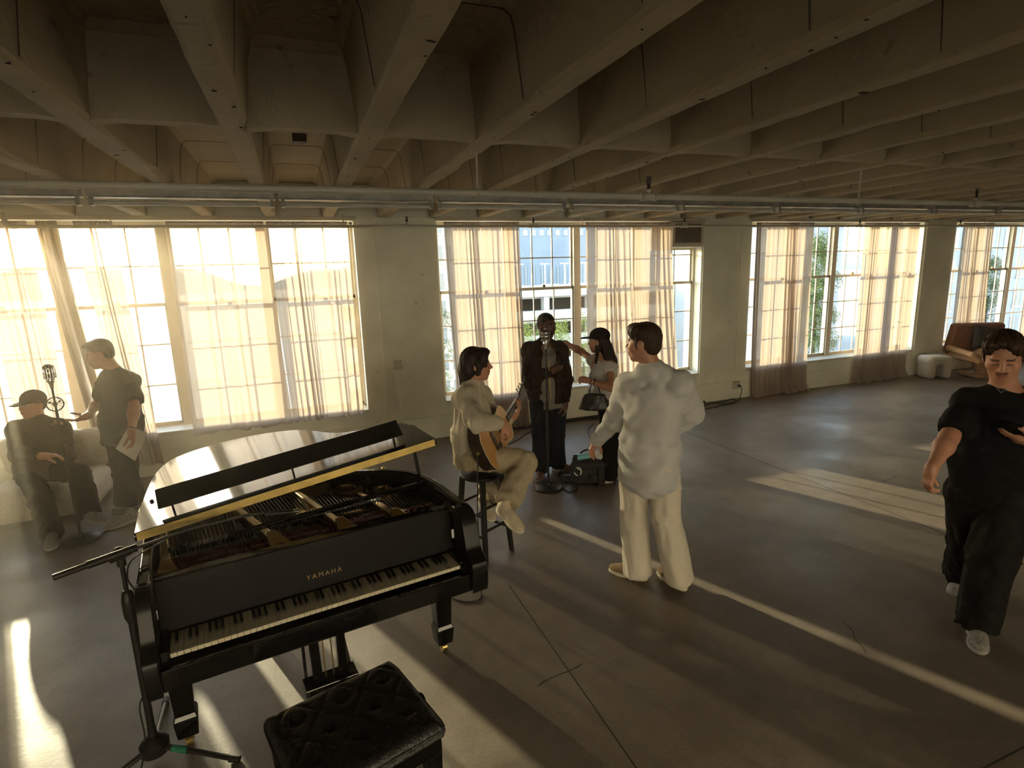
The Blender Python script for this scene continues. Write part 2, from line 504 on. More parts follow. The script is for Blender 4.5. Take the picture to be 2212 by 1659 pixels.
for k in range(330):
    x = rnd.choice(JX) + rnd.uniform(-0.04, 0.04); y = rnd.uniform(0.5, 5.5); r = rnd.choice((0.004, 0.006, 0.009, 0.016))
    q = rnd.uniform(0.5, 1.0); n_ = 8; t0 = rnd.uniform(0, 1); rr_ = [r * rnd.uniform(0.6, 1.1) for _ in range(n_)]
    top = [(x + rr_[i] * math.cos(2*PI*i/n_ + t0), y + q * rr_[i] * math.sin(2*PI*i/n_ + t0), ZB + 0.004) for i in range(n_)]; bot = [(a, b_, ZB - 0.0014) for a, b_, c_ in top]
    hp.add(bot + top, [tuple(range(n_ - 1, -1, -1))] + [(i, (i + 1) % n_, n_ + (i + 1) % n_, n_ + i) for i in range(n_)])
hp.build('chip', M_DARK, ceiling, smooth=0)
bx = MB(); bx.mat(0).span((0.08, 4.74, ZT - 0.055), (0.18, 4.84, ZT)); 
bx.build('junction_box', mat('rusted box', (0.10, 0.075, 0.05), 0.7), ceiling, bevel=0.004)

# window wall with four openings
BAYS = [(-3.34, 0.70), (1.71, 5.77), (6.72, 10.65), (11.52, 15.56)]
Z_SILL, Z_HEAD, Y_GL = 0.50, 2.79, 7.30
wl = MB(); edges = [X0] + [e for b in BAYS for e in b] + [X1]
for i in range(0, len(edges), 2): wl.span((edges[i], YW, 0), (edges[i + 1], YW + 0.36, ZT))
for a, b in BAYS:
    wl.span((a, YW, 0), (b, YW + 0.36, Z_SILL - 0.03)); wl.span((a, YW, Z_HEAD), (b, YW + 0.36, ZT))
wall_back = wl.build('wall_back', M_WALL, smooth=0); tag(wall_back, kind='structure')
pl = MB()
for a, b in ((0.93, 1.695), (5.79, 5.985), (10.70, 11.47)): pl.span((a, YW - 0.022, 0.31), (b, YW, ZB))
pl.build('pier_face', M_WALL, wall_back, smooth=0, bevel=0.004)
ld = MB(); ld.span((X0, YW - 0.02, 0.0), (X1, YW, 0.30))
ld.build('wall_plinth', M_WALL, wall_back, smooth=0, bevel=0.004)
lt = MB()
for a, b in BAYS: lt.span((a - 0.03, YW - 0.05, Z_HEAD + 0.0), (b + 0.03, YW, Z_HEAD + 0.045))
lt.build('lintel_ledge', M_TRIM, wall_back, smooth=0, bevel=0.004)
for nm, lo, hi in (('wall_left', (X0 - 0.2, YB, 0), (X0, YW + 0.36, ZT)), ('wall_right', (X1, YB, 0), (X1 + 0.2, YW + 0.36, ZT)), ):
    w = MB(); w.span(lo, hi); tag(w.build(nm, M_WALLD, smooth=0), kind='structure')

wf = MB()                                            # wall behind the camera, with its own row of windows
wf.span((X0, YB - 0.3, 0), (X1, YB, 0.45)); wf.span((X0, YB - 0.3, 2.15), (X1, YB, ZT))
for a, b in ((X0, -4.0), (0.3, 0.9), (5.2, X1)): wf.span((a, YB - 0.3, 0.45), (b, YB, 2.15))
tag(wf.build('wall_front', mat('dark grey wall', (0.09, 0.085, 0.075), 0.9), smooth=0), kind='structure')
# windows: double hung sashes, three panes wide and five high
def glass_mat():
    m = bpy.data.materials.new('window glass'); m.use_nodes = True
    nt = m.node_tree; nt.nodes.clear()
    out = nt.nodes.new('ShaderNodeOutputMaterial'); mx = nt.nodes.new('ShaderNodeMixShader')
    t = nt.nodes.new('ShaderNodeBsdfTransparent'); t.inputs['Color'].default_value = (0.93, 0.95, 0.94, 1)
    g = nt.nodes.new('ShaderNodeBsdfGlossy'); g.inputs['Roughness'].default_value = 0.02
    mx.inputs['Fac'].default_value = 0.05
    nt.links.new(t.outputs[0], mx.inputs[1]); nt.links.new(g.outputs[0], mx.inputs[2]); nt.links.new(mx.outputs[0], out.inputs['Surface'])
    return m
M_GLASS = glass_mat()
M_LATCH = mat('brass latch', (0.30, 0.20, 0.09), 0.45, 0.8)
Z_RAIL = 1.90
for i, (a, b) in enumerate(BAYS):
    win = empty('window_%d' % (i + 1), ((a + b) / 2, Y_GL, Z_SILL), kind='structure')
    ox, oy, oz = (a + b) / 2, Y_GL, Z_SILL
    fr = MB(); su = MB(); sl = MB(); gu = MB(); si = MB(); la = MB()
    q = [a + (b - a) * k / 4 for k in range(5)]
    def R(mb, lo, hi): mb.span((lo[0] - ox, lo[1] - oy, lo[2] - oz), (hi[0] - ox, hi[1] - oy, hi[2] - oz))
    for k in range(1, 4): R(fr, (q[k] - 0.05, Y_GL - 0.06, Z_SILL), (q[k] + 0.05, Y_GL + 0.06, Z_HEAD))
    R(fr, (a, Y_GL - 0.05, Z_SILL), (a + 0.03, Y_GL + 0.06, Z_HEAD)); R(fr, (b - 0.03, Y_GL - 0.05, Z_SILL), (b, Y_GL + 0.06, Z_HEAD))
    R(fr, (a, Y_GL - 0.05, Z_HEAD - 0.03), (b, Y_GL + 0.06, Z_HEAD)); R(fr, (a, Y_GL - 0.05, Z_SILL - 0.02), (b, Y_GL + 0.06, Z_SILL + 0.035))
    for k in range(4):
        x0 = q[k] + (0.03 if k == 0 else 0.05); x1 = q[k + 1] - (0.03 if k == 3 else 0.05)
        for mb, z0, z1, y, rows in ((su, Z_RAIL - 0.02, Z_HEAD - 0.03, Y_GL + 0.018, 2), (sl, Z_SILL + 0.035, Z_RAIL + 0.02, Y_GL - 0.018, 3)):
            s = 0.022
            R(mb, (x0, y - 0.016, z0), (x0 + s, y + 0.016, z1)); R(mb, (x1 - s, y - 0.016, z0), (x1, y + 0.016, z1))
            R(mb, (x0, y - 0.016, z0), (x1, y + 0.016, z0 + 0.034)); R(mb, (x0, y - 0.016, z1 - 0.034), (x1, y + 0.016, z1))
            for c in (1, 2):
                xx = x0 + (x1 - x0) * c / 3; R(mb, (xx - 0.008, y - 0.010, z0), (xx + 0.008, y + 0.010, z1))
            for c in range(1, rows):
                zz = z0 + (z1 - z0) * c / rows; R(mb, (x0, y - 0.010, zz - 0.008), (x1, y + 0.010, zz + 0.008))
            R(gu, (x0 + 0.01, y - 0.0015, z0 + 0.01), (x1 - 0.01, y + 0.0015, z1 - 0.01))
        R(la, ((x0 + x1) / 2 - 0.02, Y_GL - 0.04, Z_RAIL + 0.02), ((x0 + x1) / 2 + 0.02, Y_GL - 0.01, Z_RAIL + 0.055))
    fr.build('window_frame', M_TRIM, win, smooth=0, bevel=0.004)
    su.build('upper_sash', M_TRIM, win, smooth=0); sl.build('lower_sash', M_TRIM, win, smooth=0)
    gu.build('glass_pane', M_GLASS, win, smooth=0); la.build('sash_latch', M_LATCH, win, smooth=0, bevel=0.003)
    si.prism([(YW - 0.035 - oy, Z_SILL - 0.045 - oz), (YW - 0.035 - oy, Z_SILL - 0.005 - oz), (Y_GL - 0.05 - oy, Z_SILL + 0.02 - oz), (Y_GL - 0.05 - oy, Z_SILL - 0.045 - oz)], (a - ox, 0, 0), (0, 1, 0), (0, 0, 1), (1, 0, 0), b - a)
    si.build('window_sill', M_SILL, win, smooth=0)
# ================================================================== curtains
def sheer_mat():
    m = bpy.data.materials.new('sheer linen'); m.use_nodes = True
    nt = m.node_tree; nt.nodes.clear(); N = nt.nodes; L = nt.links
    out = N.new('ShaderNodeOutputMaterial')
    tc = N.new('ShaderNodeTexCoord'); mp = N.new('ShaderNodeMapping'); mp.inputs['Scale'].default_value = (260, 260, 5)
    n = N.new('ShaderNodeTexNoise'); n.inputs['Scale'].default_value = 1.0; n.inputs['Detail'].default_value = 3
    L.new(tc.outputs['Object'], mp.inputs['Vector']); L.new(mp.outputs['Vector'], n.inputs['Vector'])
    r = N.new('ShaderNodeMapRange'); r.inputs['To Min'].default_value = 0.09; r.inputs['To Max'].default_value = 0.21
    L.new(n.outputs['Fac'], r.inputs['Value'])
    t = N.new('ShaderNodeBsdfTransparent'); t.inputs['Color'].default_value = (1.0, 0.95, 0.88, 1)
    tl = N.new('ShaderNodeBsdfTranslucent'); tl.inputs['Color'].default_value = (0.33, 0.27, 0.225, 1)
    df = N.new('ShaderNodeBsdfDiffuse'); df.inputs['Color'].default_value = (0.60, 0.49, 0.42, 1)
    m1 = N.new('ShaderNodeMixShader'); m1.inputs['Fac'].default_value = 0.45
    m2 = N.new('ShaderNodeMixShader')
    L.new(tl.outputs[0], m1.inputs[1]); L.new(df.outputs[0], m1.inputs[2])
    L.new(r.outputs['Result'], m2.inputs['Fac']); L.new(m1.outputs[0], m2.inputs[1]); L.new(t.outputs[0], m2.inputs[2])
    L.new(m2.outputs[0], out.inputs['Surface'])
    return m
M_SHEER = sheer_mat()
M_ROD = mat('curtain wire', (0.25, 0.2, 0.15), 0.5, 0.6)

def curtain(label, xt, xb, zt, zb, folds, amp, seed, y=7.015, sweep=None, puddle=0.0, nz=56):
    """hanging sheet: xt / xb = left and right edges at the top and at the hem"""
    rn = random.Random(seed)
    nx = max(60, int(folds * 14))
    ph = [rn.uniform(0, 6.28) for _ in range(6)]
    vs = []; fs = []
    ox, oz = (xt[0] + xt[1]) / 2, zb
    # uneven folds: warp the fold coordinate
    def fold(u): return folds * (u + 0.06 * math.sin(2*PI*u*1.3 + ph[0]) + 0.035 * math.sin(2*PI*u*3.1 + ph[1]))
    for k in range(nz + 1):
        t = k / nz                                    # 0 top, 1 hem
        z = zt + (zb - zt) * t
        for i in range(nx + 1):
            u = i / nx
            e0 = xt[0] + (xb[0] - xt[0]) * t ** 1.3; e1 = xt[1] + (xb[1] - xt[1]) * t ** 1.3
            f = fold(u) * 2 * PI
            gather = math.exp(-t * 26)
            a = amp * (0.55 + 0.45 * math.sin(2*PI*u*1.7 + ph[2])) * (0.6 + 0.55 * t)
            yy = a * math.sin(f + 0.5 * math.sin(3*t + ph[3])) + 0.3 * a * math.sin(2.3*f + ph[4] + t)
            yy += gather * 0.012 * math.sin(f * 3.7)
            xx = e0 + (e1 - e0) * u + 0.75 * a * math.cos(f) + 0.25 * a * math.cos(2.3 * f + ph[4])
            zz = z + (0.010 * math.sin(f * 0.5 + ph[5]) + 0.008 * math.sin(f)) * (t > 0.999)
            if sweep: xx += sweep[0] * math.sin(PI * min(t, 1)) * (u if sweep[1] > 0 else 1 - u)
            if puddle and t > 0.93:
                q = (t - 0.93) / 0.07
                yy -= puddle * q * q * (0.6 + 0.5 * math.sin(f * 0.7 + ph[1])); zz = max(0.012 + 0.012 * math.sin(f + ph[2]) * q, zz)
            yy = min(yy, 0.055)
            vs.append((xx - ox, yy, zz - oz))
    w = nx + 1
    for k in range(nz):
        for i in range(nx): fs.append((k*w + i, k*w + i + 1, (k+1)*w + i + 1, (k+1)*w + i))
    o = link_mesh('curtain', vs, fs, M_SHEER, smooth=4)
    o.location = (ox, y, oz)
    tag(o, label, 'curtain', 'sheer curtains along the window wall')
    h = MB(); h.cyl((xt[0] - ox, 0.0, zt - oz - 0.012), (xt[1] - ox, 0.0, zt - oz - 0.012), 0.005, 8)
    h.build('curtain_wire', M_ROD, o)
    return o
HT = 2.775
curtain('pale sheer curtain at the left edge of the picture behind the seated person', (-2.86, -2.42), (-2.80, -2.34), HT, 0.36, 6, 0.020, 1)
curtain('bunched curtain just outside the left edge of the picture', (-3.33, -3.10), (-3.33, -3.06), HT, 0.10, 5, 0.030, 13)
curtain('narrow bunched curtain hanging from the mullion behind the vintage microphone', (-2.34, -2.17), (-2.12, -1.94), HT, 0.10, 6, 0.036, 2)
curtain('sheer curtain beside the bare panes, behind the standing man with the paper', (-2.04, -1.70), (-1.80, -1.58), HT, 0.16, 6, 0.022, 3)
curtain('flat sheer curtain directly behind the raised piano lid', (-1.22, -0.28), (-1.24, -0.20), HT, 0.44, 6, 0.014, 4)
curtain('sheer curtain at the right end of the window behind the piano', (-0.25, 0.625), (-0.19, 0.635), HT, 0.46, 11, 0.024, 5)
curtain('floor length sheer curtain behind the guitarist', (1.78, 2.78), (1.86, 2.84), HT, 0.035, 15, 0.030, 6, puddle=0.03)
curtain('sheer curtain behind the woman in the cap', (3.76, 5.14), (3.80, 5.34), HT, 0.30, 16, 0.026, 7)
curtain('pinkish sheer curtain left of the tree view, pooling on the floor', (6.73, 7.90), (6.78, 7.98), HT, 0.02, 15, 0.030, 8, puddle=0.10)
curtain('pinkish sheer curtain right of the tree view, beside the fluffy stool', (9.06, 10.40), (9.05, 10.42), HT, 0.02, 15, 0.024, 9, puddle=0.09)
curtain('sheer curtain behind the brown lounge chair', (11.56, 12.45), (11.58, 12.60), HT, 0.30, 11, 0.030, 10)
curtain('sheer curtain at the right edge of the picture above the man with the phone', (13.72, 15.30), (13.70, 15.32), HT, 0.30, 16, 0.028, 12)

# ================================================================== pipes and lights under the ceiling
M_PIPE = paint_mat('pipe paint', (0.55, 0.52, 0.43), bump=0.1, rough=0.45)
M_IRON = mat('black iron', (0.03, 0.026, 0.022), 0.55, 0.4)
def fitting(mb, c, r, ax):
    """collar with two flanged ends along ax"""
    c = A(*c); ax = A(*ax)
    mb.cyl(c - ax * 0.05, c + ax * 0.05, r * 1.25, 14); mb.cyl(c - ax * 0.055, c - ax * 0.040, r * 1.5, 14); mb.cyl(c + ax * 0.040, c + ax * 0.055, r * 1.5, 14)
mp_ = empty('sprinkler_pipe', (4.0, 3.29, 2.595), label='long pale sprinkler pipe hanging below the ribs across the whole room', cat='pipe')
b = MB(); b.cyl((X0 - 4.0, 0, 0), (X1 - 4.0, 0, 0), 0.020, 16); b.build('pipe_run', M_PIPE, mp_)
PX = lambda x: x - 4.0
for x in (1.05, 4.15, 7.3, -2.2):
    h = MB(); h.cyl((PX(x), 0, 0.0), (PX(x), 0, 0.232), 0.006, 8); h.tube([(PX(x), math.sin(t) * 0.024, math.cos(t) * 0.024) for t in np.linspace(0, 2*PI, 15)], 0.005, 6, False)
    h.build('pipe_hanger', M_PIPE, mp_)
for x in (-1.36, 2.23, 5.55, 8.7):
    f = MB(); fitting(f, (PX(x), 0, 0), 0.020, (1, 0, 0)); f.cyl((PX(x), 0, 0), (PX(x), 0, 0.045), 0.014); f.build('pipe_tee', M_PIPE, mp_)
    hd = MB(); z = 0.045; hd.lathe([(0.010, z), (0.012, z + 0.015), (0.008, z + 0.02)], (PX(x), 0, 0), n=12)
    hd.tube([(PX(x) + 0.014 * math.cos(t), 0, z + 0.045 + 0.026 * math.sin(t)) for t in np.linspace(0, 2*PI, 17)], 0.004, 6, False)
    hd.cyl((PX(x), 0, z + 0.02), (PX(x), 0, z + 0.06), 0.004, 8); hd.lathe([(0.022, z + 0.075), (0.024, z + 0.079)], (PX(x), 0, 0), n=14)
    hd.build('sprinkler_head', M_IRON, mp_)
lp = empty('sprinkler_pipe', (4.0, 6.72, 2.695), label='thin sprinkler pipe running in front of the window tops', cat='pipe')
b = MB(); b.cyl((-2.43 - 4.0, 0, 0), (X1 - 4.0, 0, 0), 0.0155, 14)
b.build('pipe_run', M_PIPE, lp)
el = MB(); el.tube(spline([(PX(-2.39), 0, 0), (PX(-2.44), 0, 0.004), (PX(-2.47), 0, 0.03), (PX(-2.475), 0, 0.10), (PX(-2.475), 0, 0.13)], 5), 0.022, 12); el.build('pipe_elbow', M_PIPE, lp)
for x in (1.27, 2.86, 8.55, 11.0, 5.15):
    f = MB(); fitting(f, (PX(x), 0, 0), 0.0155, (1, 0, 0)); f.cyl((PX(x), 0, 0), (PX(x), 0, 0.05), 0.013); f.build('pipe_tee', M_PIPE, lp)
    hd = MB(); hd.lathe([(0.012, 0.05), (0.016, 0.07), (0.009, 0.08), (0.007, 0.10), (0.022, 0.102), (0.023, 0.106)], (PX(x), 0, 0), n=12); hd.build('sprinkler_head', M_IRON, lp)
for x in (-1.64, 0.56, 3.55, 9.5, 7.4):
    h = MB(); h.cyl((PX(x), 0, 0), (PX(x), 0, 0.135), 0.0045, 8); h.tube([(PX(x), math.sin(t) * 0.019, math.cos(t) * 0.019) for t in np.linspace(0, 2*PI, 13)], 0.004, 6, False); h.build('pipe_hanger', M_PIPE, lp)

M_CHANNEL = mat('galvanised channel', (0.42, 0.41, 0.37), 0.45, 0.35, var=0.25, scale=14)
M_TUBE = mat('unlit tube glass', (0.72, 0.70, 0.62), 0.25)
def strip_light(x, label):
    o = empty('strip_light', (x, 5.0, 2.74), label=label, cat='ceiling light', group='unlit strip lights in a row under the ribs')
    c = MB(); c.span((-0.625, -0.035, 0.02), (0.625, 0.035, 0.075)); c.span((-0.625, -0.05, 0.012), (0.625, 0.05, 0.02)); c.build('channel', M_CHANNEL, o, smooth=0, bevel=0.003)
    t = MB(); t.cyl((-0.595, 0, -0.022), (0.595, 0, -0.022), 0.018, 14); t.build('tube', M_TUBE, o)
    for s in (-1, 1):
        h = MB(); h.span((s * 0.60 - 0.012, -0.03, -0.045), (s * 0.60 + 0.012, 0.03, 0.012)); h.build('lamp_holder', M_CHANNEL, o, smooth=0, bevel=0.004)
    for s in (-0.3, 0.3):
        k = MB(); k.cyl((s, 0, 0.075), (s, 0, 0.09), 0.012, 8); k.build('ceiling_clip', M_IRON, o)
    return o
names = ['leftmost strip light, above the seated person in the cap', 'strip light above the window behind the piano, left half', 'strip light right of the middle of the window behind the piano',
         'strip light above the pier between the piano window and the guitarist', 'strip light above the jacketed man', 'strip light above the woman in the cap and the air conditioner',
         'strip light over the pier right of the air conditioner', 'strip light above the tree view', 'strip light above the curtain beside the fluffy stool', 'strip light above the brown lounge chair', 'farthest strip light at the right edge of the picture']
for k, nm in enumerate(names): strip_light(-2.60 + 0.625 + 1.28 * (k - 0.0) - 0.02, nm)

# ================================================================== things on the window wall
M_WHITE = mat('yellowed white plastic', (0.55, 0.52, 0.42), 0.5)
def put(mb, name, m, loc, label, cat, group=None, **k):
    o = mb.build(name, m, **k); o.location = loc; return tag(o, label, cat, group)
t = empty('wall_outlet', (1.10, YW - 0.022, 1.03), label='white outlet box with a surface conduit on the pier left of the guitarist', cat='outlet')
b = MB(); b.span((-0.055, -0.055, -0.055), (0.055, 0, 0.055)); b.build('outlet_box', M_WHITE, t, bevel=0.006)
b = MB(); b.tube([(0, -0.014, -0.055), (0, -0.014, -0.722), (0.0, -0.036, -0.75), (0, -0.036, -0.96)], 0.010, 10); b.build('conduit', M_WALL, t)
t = empty('wall_outlet', (6.51, YW - 0.02, 0.235), label='white outlet box low on the pier with a black plug in it', cat='outlet')
b = MB(); b.span((-0.06, -0.05, -0.06), (0.06, 0, 0.06)); b.build('outlet_box', M_WHITE, t, bevel=0.006)
b = MB(); b.tube(spline([(0, -0.012, 0.06), (0, -0.012, 0.3), (-0.01, 0.006, 0.5), (0, 0.006, 1.2), (-0.005, 0.006, 2.35), (-0.05, 0.006, 2.48), (-0.16, 0.004, 2.52)], 6), 0.008, 8); b.build('conduit', M_WALL, t)
b = MB(); b.lathe([(0.018, 0), (0.018, 0.03), (0.008, 0.045)], (0.025, -0.05, -0.01), axis=(0.3, -1, 0)); b.build('plug', M_IRON, t)

M_ACB = mat('ac casing', (0.62, 0.57, 0.46), 0.5); M_ACG = mat('ac grille', (0.16, 0.12, 0.09), 0.6)
t = empty('air_conditioner', (5.455, 7.18, 2.42), label='window air conditioner in the top right panes beside the curtain', cat='air conditioner')
b = MB(); b.span((-0.28, -0.16, 0.0), (0.28, 0.35, 0.36)); b.build('casing', M_ACB, t, smooth=0, bevel=0.012)
b = MB()
for k in range(16): b.span((-0.22, -0.172, 0.075 + k * 0.016), (0.22, -0.158, 0.083 + k * 0.016))
b.span((-0.23, -0.166, 0.065), (0.23, -0.158, 0.335)); b.build('front_grille', M_ACG, t, smooth=0)
b = MB(); b.span((-0.25, -0.168, 0.015), (0.25, -0.158, 0.05)); b.build('control_strip', M_ACB, t, smooth=0, bevel=0.003)
b = MB(); b.span((-0.45, 0.10, -0.03), (0.30, 0.16, 0.0)); b.span((-0.45, 0.11, 0.0), (-0.28, 0.13, 0.37)); b.build('mounting_board', M_TRIM, t, smooth=0)

# ================================================================== the view outside
M_CONC = mat('car park concrete', (0.62, 0.62, 0.62), 0.85, var=0.06, scale=0.3)
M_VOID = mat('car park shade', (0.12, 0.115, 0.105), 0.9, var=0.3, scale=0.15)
M_BLUE = mat('blue grey facade', (0.36, 0.40, 0.47), 0.6, var=0.08, scale=0.2)
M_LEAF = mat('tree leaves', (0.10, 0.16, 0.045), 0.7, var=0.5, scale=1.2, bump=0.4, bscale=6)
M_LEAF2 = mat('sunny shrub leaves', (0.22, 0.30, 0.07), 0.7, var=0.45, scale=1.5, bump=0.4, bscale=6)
M_BARK = mat('bark', (0.09, 0.065, 0.045), 0.9)
M_GROUND = mat('street asphalt', (0.34, 0.33, 0.31), 0.9, var=0.2, scale=0.05)
M_HILL = mat('hazy hills', (0.50, 0.50, 0.46), 1.0, var=0.08, scale=0.01)
M_WIN = mat('facade window', (0.30, 0.34, 0.38), 0.2)
ZG = -13.0
g = MB(); g.span((-900, YW + 1.0, ZG - 0.5), (1400, 1500, ZG)); tag(g.build('street_ground', M_GROUND, smooth=0), kind='structure')
hl = MB(); vs = []; fs = []; n = 90; rnd = random.Random(5)
for k in range(n + 1):
    x = -1000 + 2400 * k / n; h = 26 + 14 * math.sin(k * 0.31) + 8 * math.sin(k * 0.83 + 1)
    vs += [(x, 1050, ZG), (x, 1060, ZG + h), (x, 1180, ZG + h * 1.25), (x, 1400, ZG)]
for k in range(n):
    for q in range(3): fs.append((k*4 + q, k*4 + 4 + q, k*4 + 5 + q, k*4 + q + 1))
hl.add(vs, fs); tag(hl.build('hills', M_HILL), kind='structure')

fo = MB(); fo.span((-60, -34, ZG), (90, -30, 34)); tag(fo.build('facade_opposite', mat('brick facade', (0.66, 0.61, 0.52), 0.9, var=0.05, scale=0.2), smooth=0), kind='structure')

def at_depth(px, py, Y):
    """world point on the plane y = Y seen at a pixel of the 2212 x 1659 frame"""
    v = CR.T @ A((px - 1106) / FPX, (py - 829.5) / FPX, 1.0)
    return A(0, 0, CAMH) + v * (Y / v[1])

pk = empty('parking_structure', (28.0, 62.0, ZG), label='white banded parking structure seen through the bare panes behind the jacketed man', cat='building')
zs = [p - ZG for p in (0.4, -2.1, -3.3, -5.6, -7.9, -10.2)]
b = MB()
for k, zt in enumerate((0.55, -2.45, -5.45, -8.4)):
    b.span((-24, 0, zt - 1.35 - ZG), (24, 1.0, zt - ZG)); b.span((-24, 1.0, zt - 1.6 - ZG), (24, 30, zt - 1.3 - ZG))
b.build('parapet_band', M_CONC, pk, smooth=0)
b = MB()
for x in range(-24, 25, 6): b.span((x - 0.35, 0.2, 0), (x + 0.35, 1.2, 0.3 - ZG))
b.build('column', M_CONC, pk, smooth=0)
b = MB(); b.span((-23.5, 8, 0.2), (23.5, 8.4, -0.9 - ZG)); b.build('deck_shade_sheet', M_VOID, pk, smooth=0)  # dark sheet, shade inside the decks put into its colour
b = MB(); rnd = random.Random(8)
for k in range(14):
    x = -22 + k * 3.2 + rnd.uniform(-0.6, 0.6)
    b.cyl((x, 9, -0.75 - ZG), (x, 9, 3.2 - ZG), 0.09, 8); b.span((x - 0.6, 8.85, 3.1 - ZG), (x + 0.6, 9.15, 3.25 - ZG))
b.build('roof_lamp', M_CONC, pk)
for k in range(9):
    c = MB(); x = -20 + k * 4.4 + rnd.uniform(-0.5, 0.5)
    c.span((x - 1.0, 2.2, 0.0), (x + 1.0, 6.4, 0.75)); c.span((x - 0.85, 3.1, 0.75), (x + 0.85, 5.6, 1.3))
    o = c.build('parked_car', M_CONC if k % 3 else M_BLUE, smooth=0, bevel=0.15)
    o.location = (28.0, 62.0, -0.735); tag(o, 'pale car parked on the roof deck of the parking structure outside', 'car', 'cars on the roof deck')

def building(x0, x1, y, top, label, m, cols, rows, wfrac=0.6, base=ZG, name='building'):
    o = empty(name, ((x0 + x1) / 2, y, base), label=label, cat='building'); w = (x1 - x0) / 2
    b = MB(); b.span((-w, 0, 0), (w, 7, top - base)); b.build('facade', m, o, smooth=0)
    sx = 2 * w / cols; sz = (top - base) / rows; wn = MB(); fr = MB()
    for i in range(cols):
        for k in range(rows):
            cx, cz = -w + sx * (i + 0.5), sz * (k + 0.5)
            wn.span((cx - sx * wfrac / 2, -0.06, cz - sz * 0.3), (cx + sx * wfrac / 2, 0.02, cz + sz * 0.3))
            fr.span((cx - sx * wfrac / 2 - 0.1, -0.12, cz - sz * 0.36), (cx + sx * wfrac / 2 + 0.1, -0.05, cz - sz * 0.3)); fr.span((cx - 0.08, -0.1, cz - sz * 0.3), (cx + 0.08, -0.05, cz + sz * 0.3))
    wn.build('facade_windows', M_WIN, o, smooth=0); fr.build('window_trim', M_CONC, o, smooth=0)
    return o
building(30, 90, 120, 48, 'tall blue grey tower behind the parking structure', M_BLUE, 30, 3, 0.45)
building(9, 13.6, 40, 30, 'pale blue building glimpsed left of the curtain behind the guitarist', M_CONC, 4, 22, 0.7)
building(44, 51.6, 52, 22, 'pale building seen below the air conditioner', M_CONC, 4, 8, 0.5)
building(52, 63.5, 52, 34, 'blue grey house front with white window frames left of the tall tree', M_BLUE, 3, 14, 0.4)
building(76, 108, 48, 30, 'grey blue house front with white windows seen beside the right hand mullion', M_BLUE, 9, 11, 0.45)

def tree(label, x, y, top, base, rx, blobs, m, seed, name='tree', cat='tree'):
    rn = random.Random(seed); o = empty(name, (x, y, ZG), label=label, cat=cat)
    pr = []
    v = []; f = []
    for k in range(blobs):
        h = rn.random(); z = base + (top - base) * h - ZG; rr = rx * (1 - 0.55 * h) * rn.uniform(0.25, 1.0); t = rn.uniform(0, 6.28)
        c = A(rr * math.cos(t), rr * math.sin(t) * 0.8, z); s = rx * rn.uniform(0.16, 0.34)
        for q in range(230):
            d = unit(A(rn.gauss(0, 1), rn.gauss(0, 1), rn.gauss(0, 0.8))) * s * rn.uniform(0.6, 1.1) + c
            a_ = unit(A(rn.gauss(0, 1), rn.gauss(0, 1), rn.gauss(0, 1))); b_ = unit(np.cross(a_, A(rn.gauss(0, 1), 0.3, 1)))
            L = s * rn.uniform(0.07, 0.15); W = L * 0.5; i = len(v)
            v += [tuple(d - a_ * L), tuple(d + b_ * W), tuple(d + a_ * L), tuple(d - b_ * W)]; f.append((i, i + 1, i + 2, i + 3))
    link_mesh('foliage', v, f, m, o, smooth=0)
    t = MB(); t.cyl((0, 0, 0), (0, 0, (base + top) / 2 - ZG), rx * 0.10, 10, rx * 0.05); t.build('trunk', M_BARK, o)
    return o
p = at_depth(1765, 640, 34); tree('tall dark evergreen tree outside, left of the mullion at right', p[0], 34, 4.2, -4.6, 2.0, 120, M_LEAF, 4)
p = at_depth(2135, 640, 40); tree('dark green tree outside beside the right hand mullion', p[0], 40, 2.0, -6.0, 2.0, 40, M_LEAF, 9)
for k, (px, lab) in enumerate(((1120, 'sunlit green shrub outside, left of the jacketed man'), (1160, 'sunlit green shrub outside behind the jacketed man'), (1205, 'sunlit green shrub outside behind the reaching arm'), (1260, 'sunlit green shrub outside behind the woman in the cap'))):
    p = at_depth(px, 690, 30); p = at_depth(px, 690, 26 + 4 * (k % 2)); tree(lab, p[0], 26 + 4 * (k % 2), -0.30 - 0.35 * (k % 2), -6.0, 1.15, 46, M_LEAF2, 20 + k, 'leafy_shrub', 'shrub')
p = at_depth(950, 660, 26); tree('green tree glimpsed left of the curtain behind the guitarist', p[0], 26, 0.6, -4.5, 1.4, 24, M_LEAF, 31)
# ================================================================== grand piano
M_PBLK = mat('piano lacquer', (0.005, 0.005, 0.005), 0.07, var=0.1, spec=0.5)
M_PBLK2 = mat('worn black lacquer', (0.006, 0.0055, 0.005), 0.42, var=0.2, spec=0.12)
M_PARM = mat('handled lacquer', (0.006, 0.006, 0.006), 0.30, var=0.2, spec=0.3)
M_IVORY = mat('ivory key', (0.66, 0.61, 0.46), 0.30, var=0.05, scale=30)
M_EBONY = mat('ebony key', (0.012, 0.010, 0.009), 0.35)
M_GOLD = mat('gold plate', (0.52, 0.36, 0.13), 0.30, 0.85, var=0.12, scale=9, bump=0.08)
M_BRASS = mat('brass', (0.70, 0.52, 0.18), 0.30, 0.95, var=0.15, scale=20)
M_FELT = mat('red felt', (0.26, 0.03, 0.025), 0.95, sheen=0.3)
M_STEEL = mat('steel wire', (0.55, 0.53, 0.50), 0.25, 1.0)
M_WOODI = mat('spruce board', (0.34, 0.20, 0.08), 0.45, stretch=(1, 12, 1))
PO = A(0.012, 2.361, 0.0); PRZ = math.radians(9.0)
PU = A(math.cos(PRZ), math.sin(PRZ), 0); PV = A(-math.sin(PRZ), math.cos(PRZ), 0)
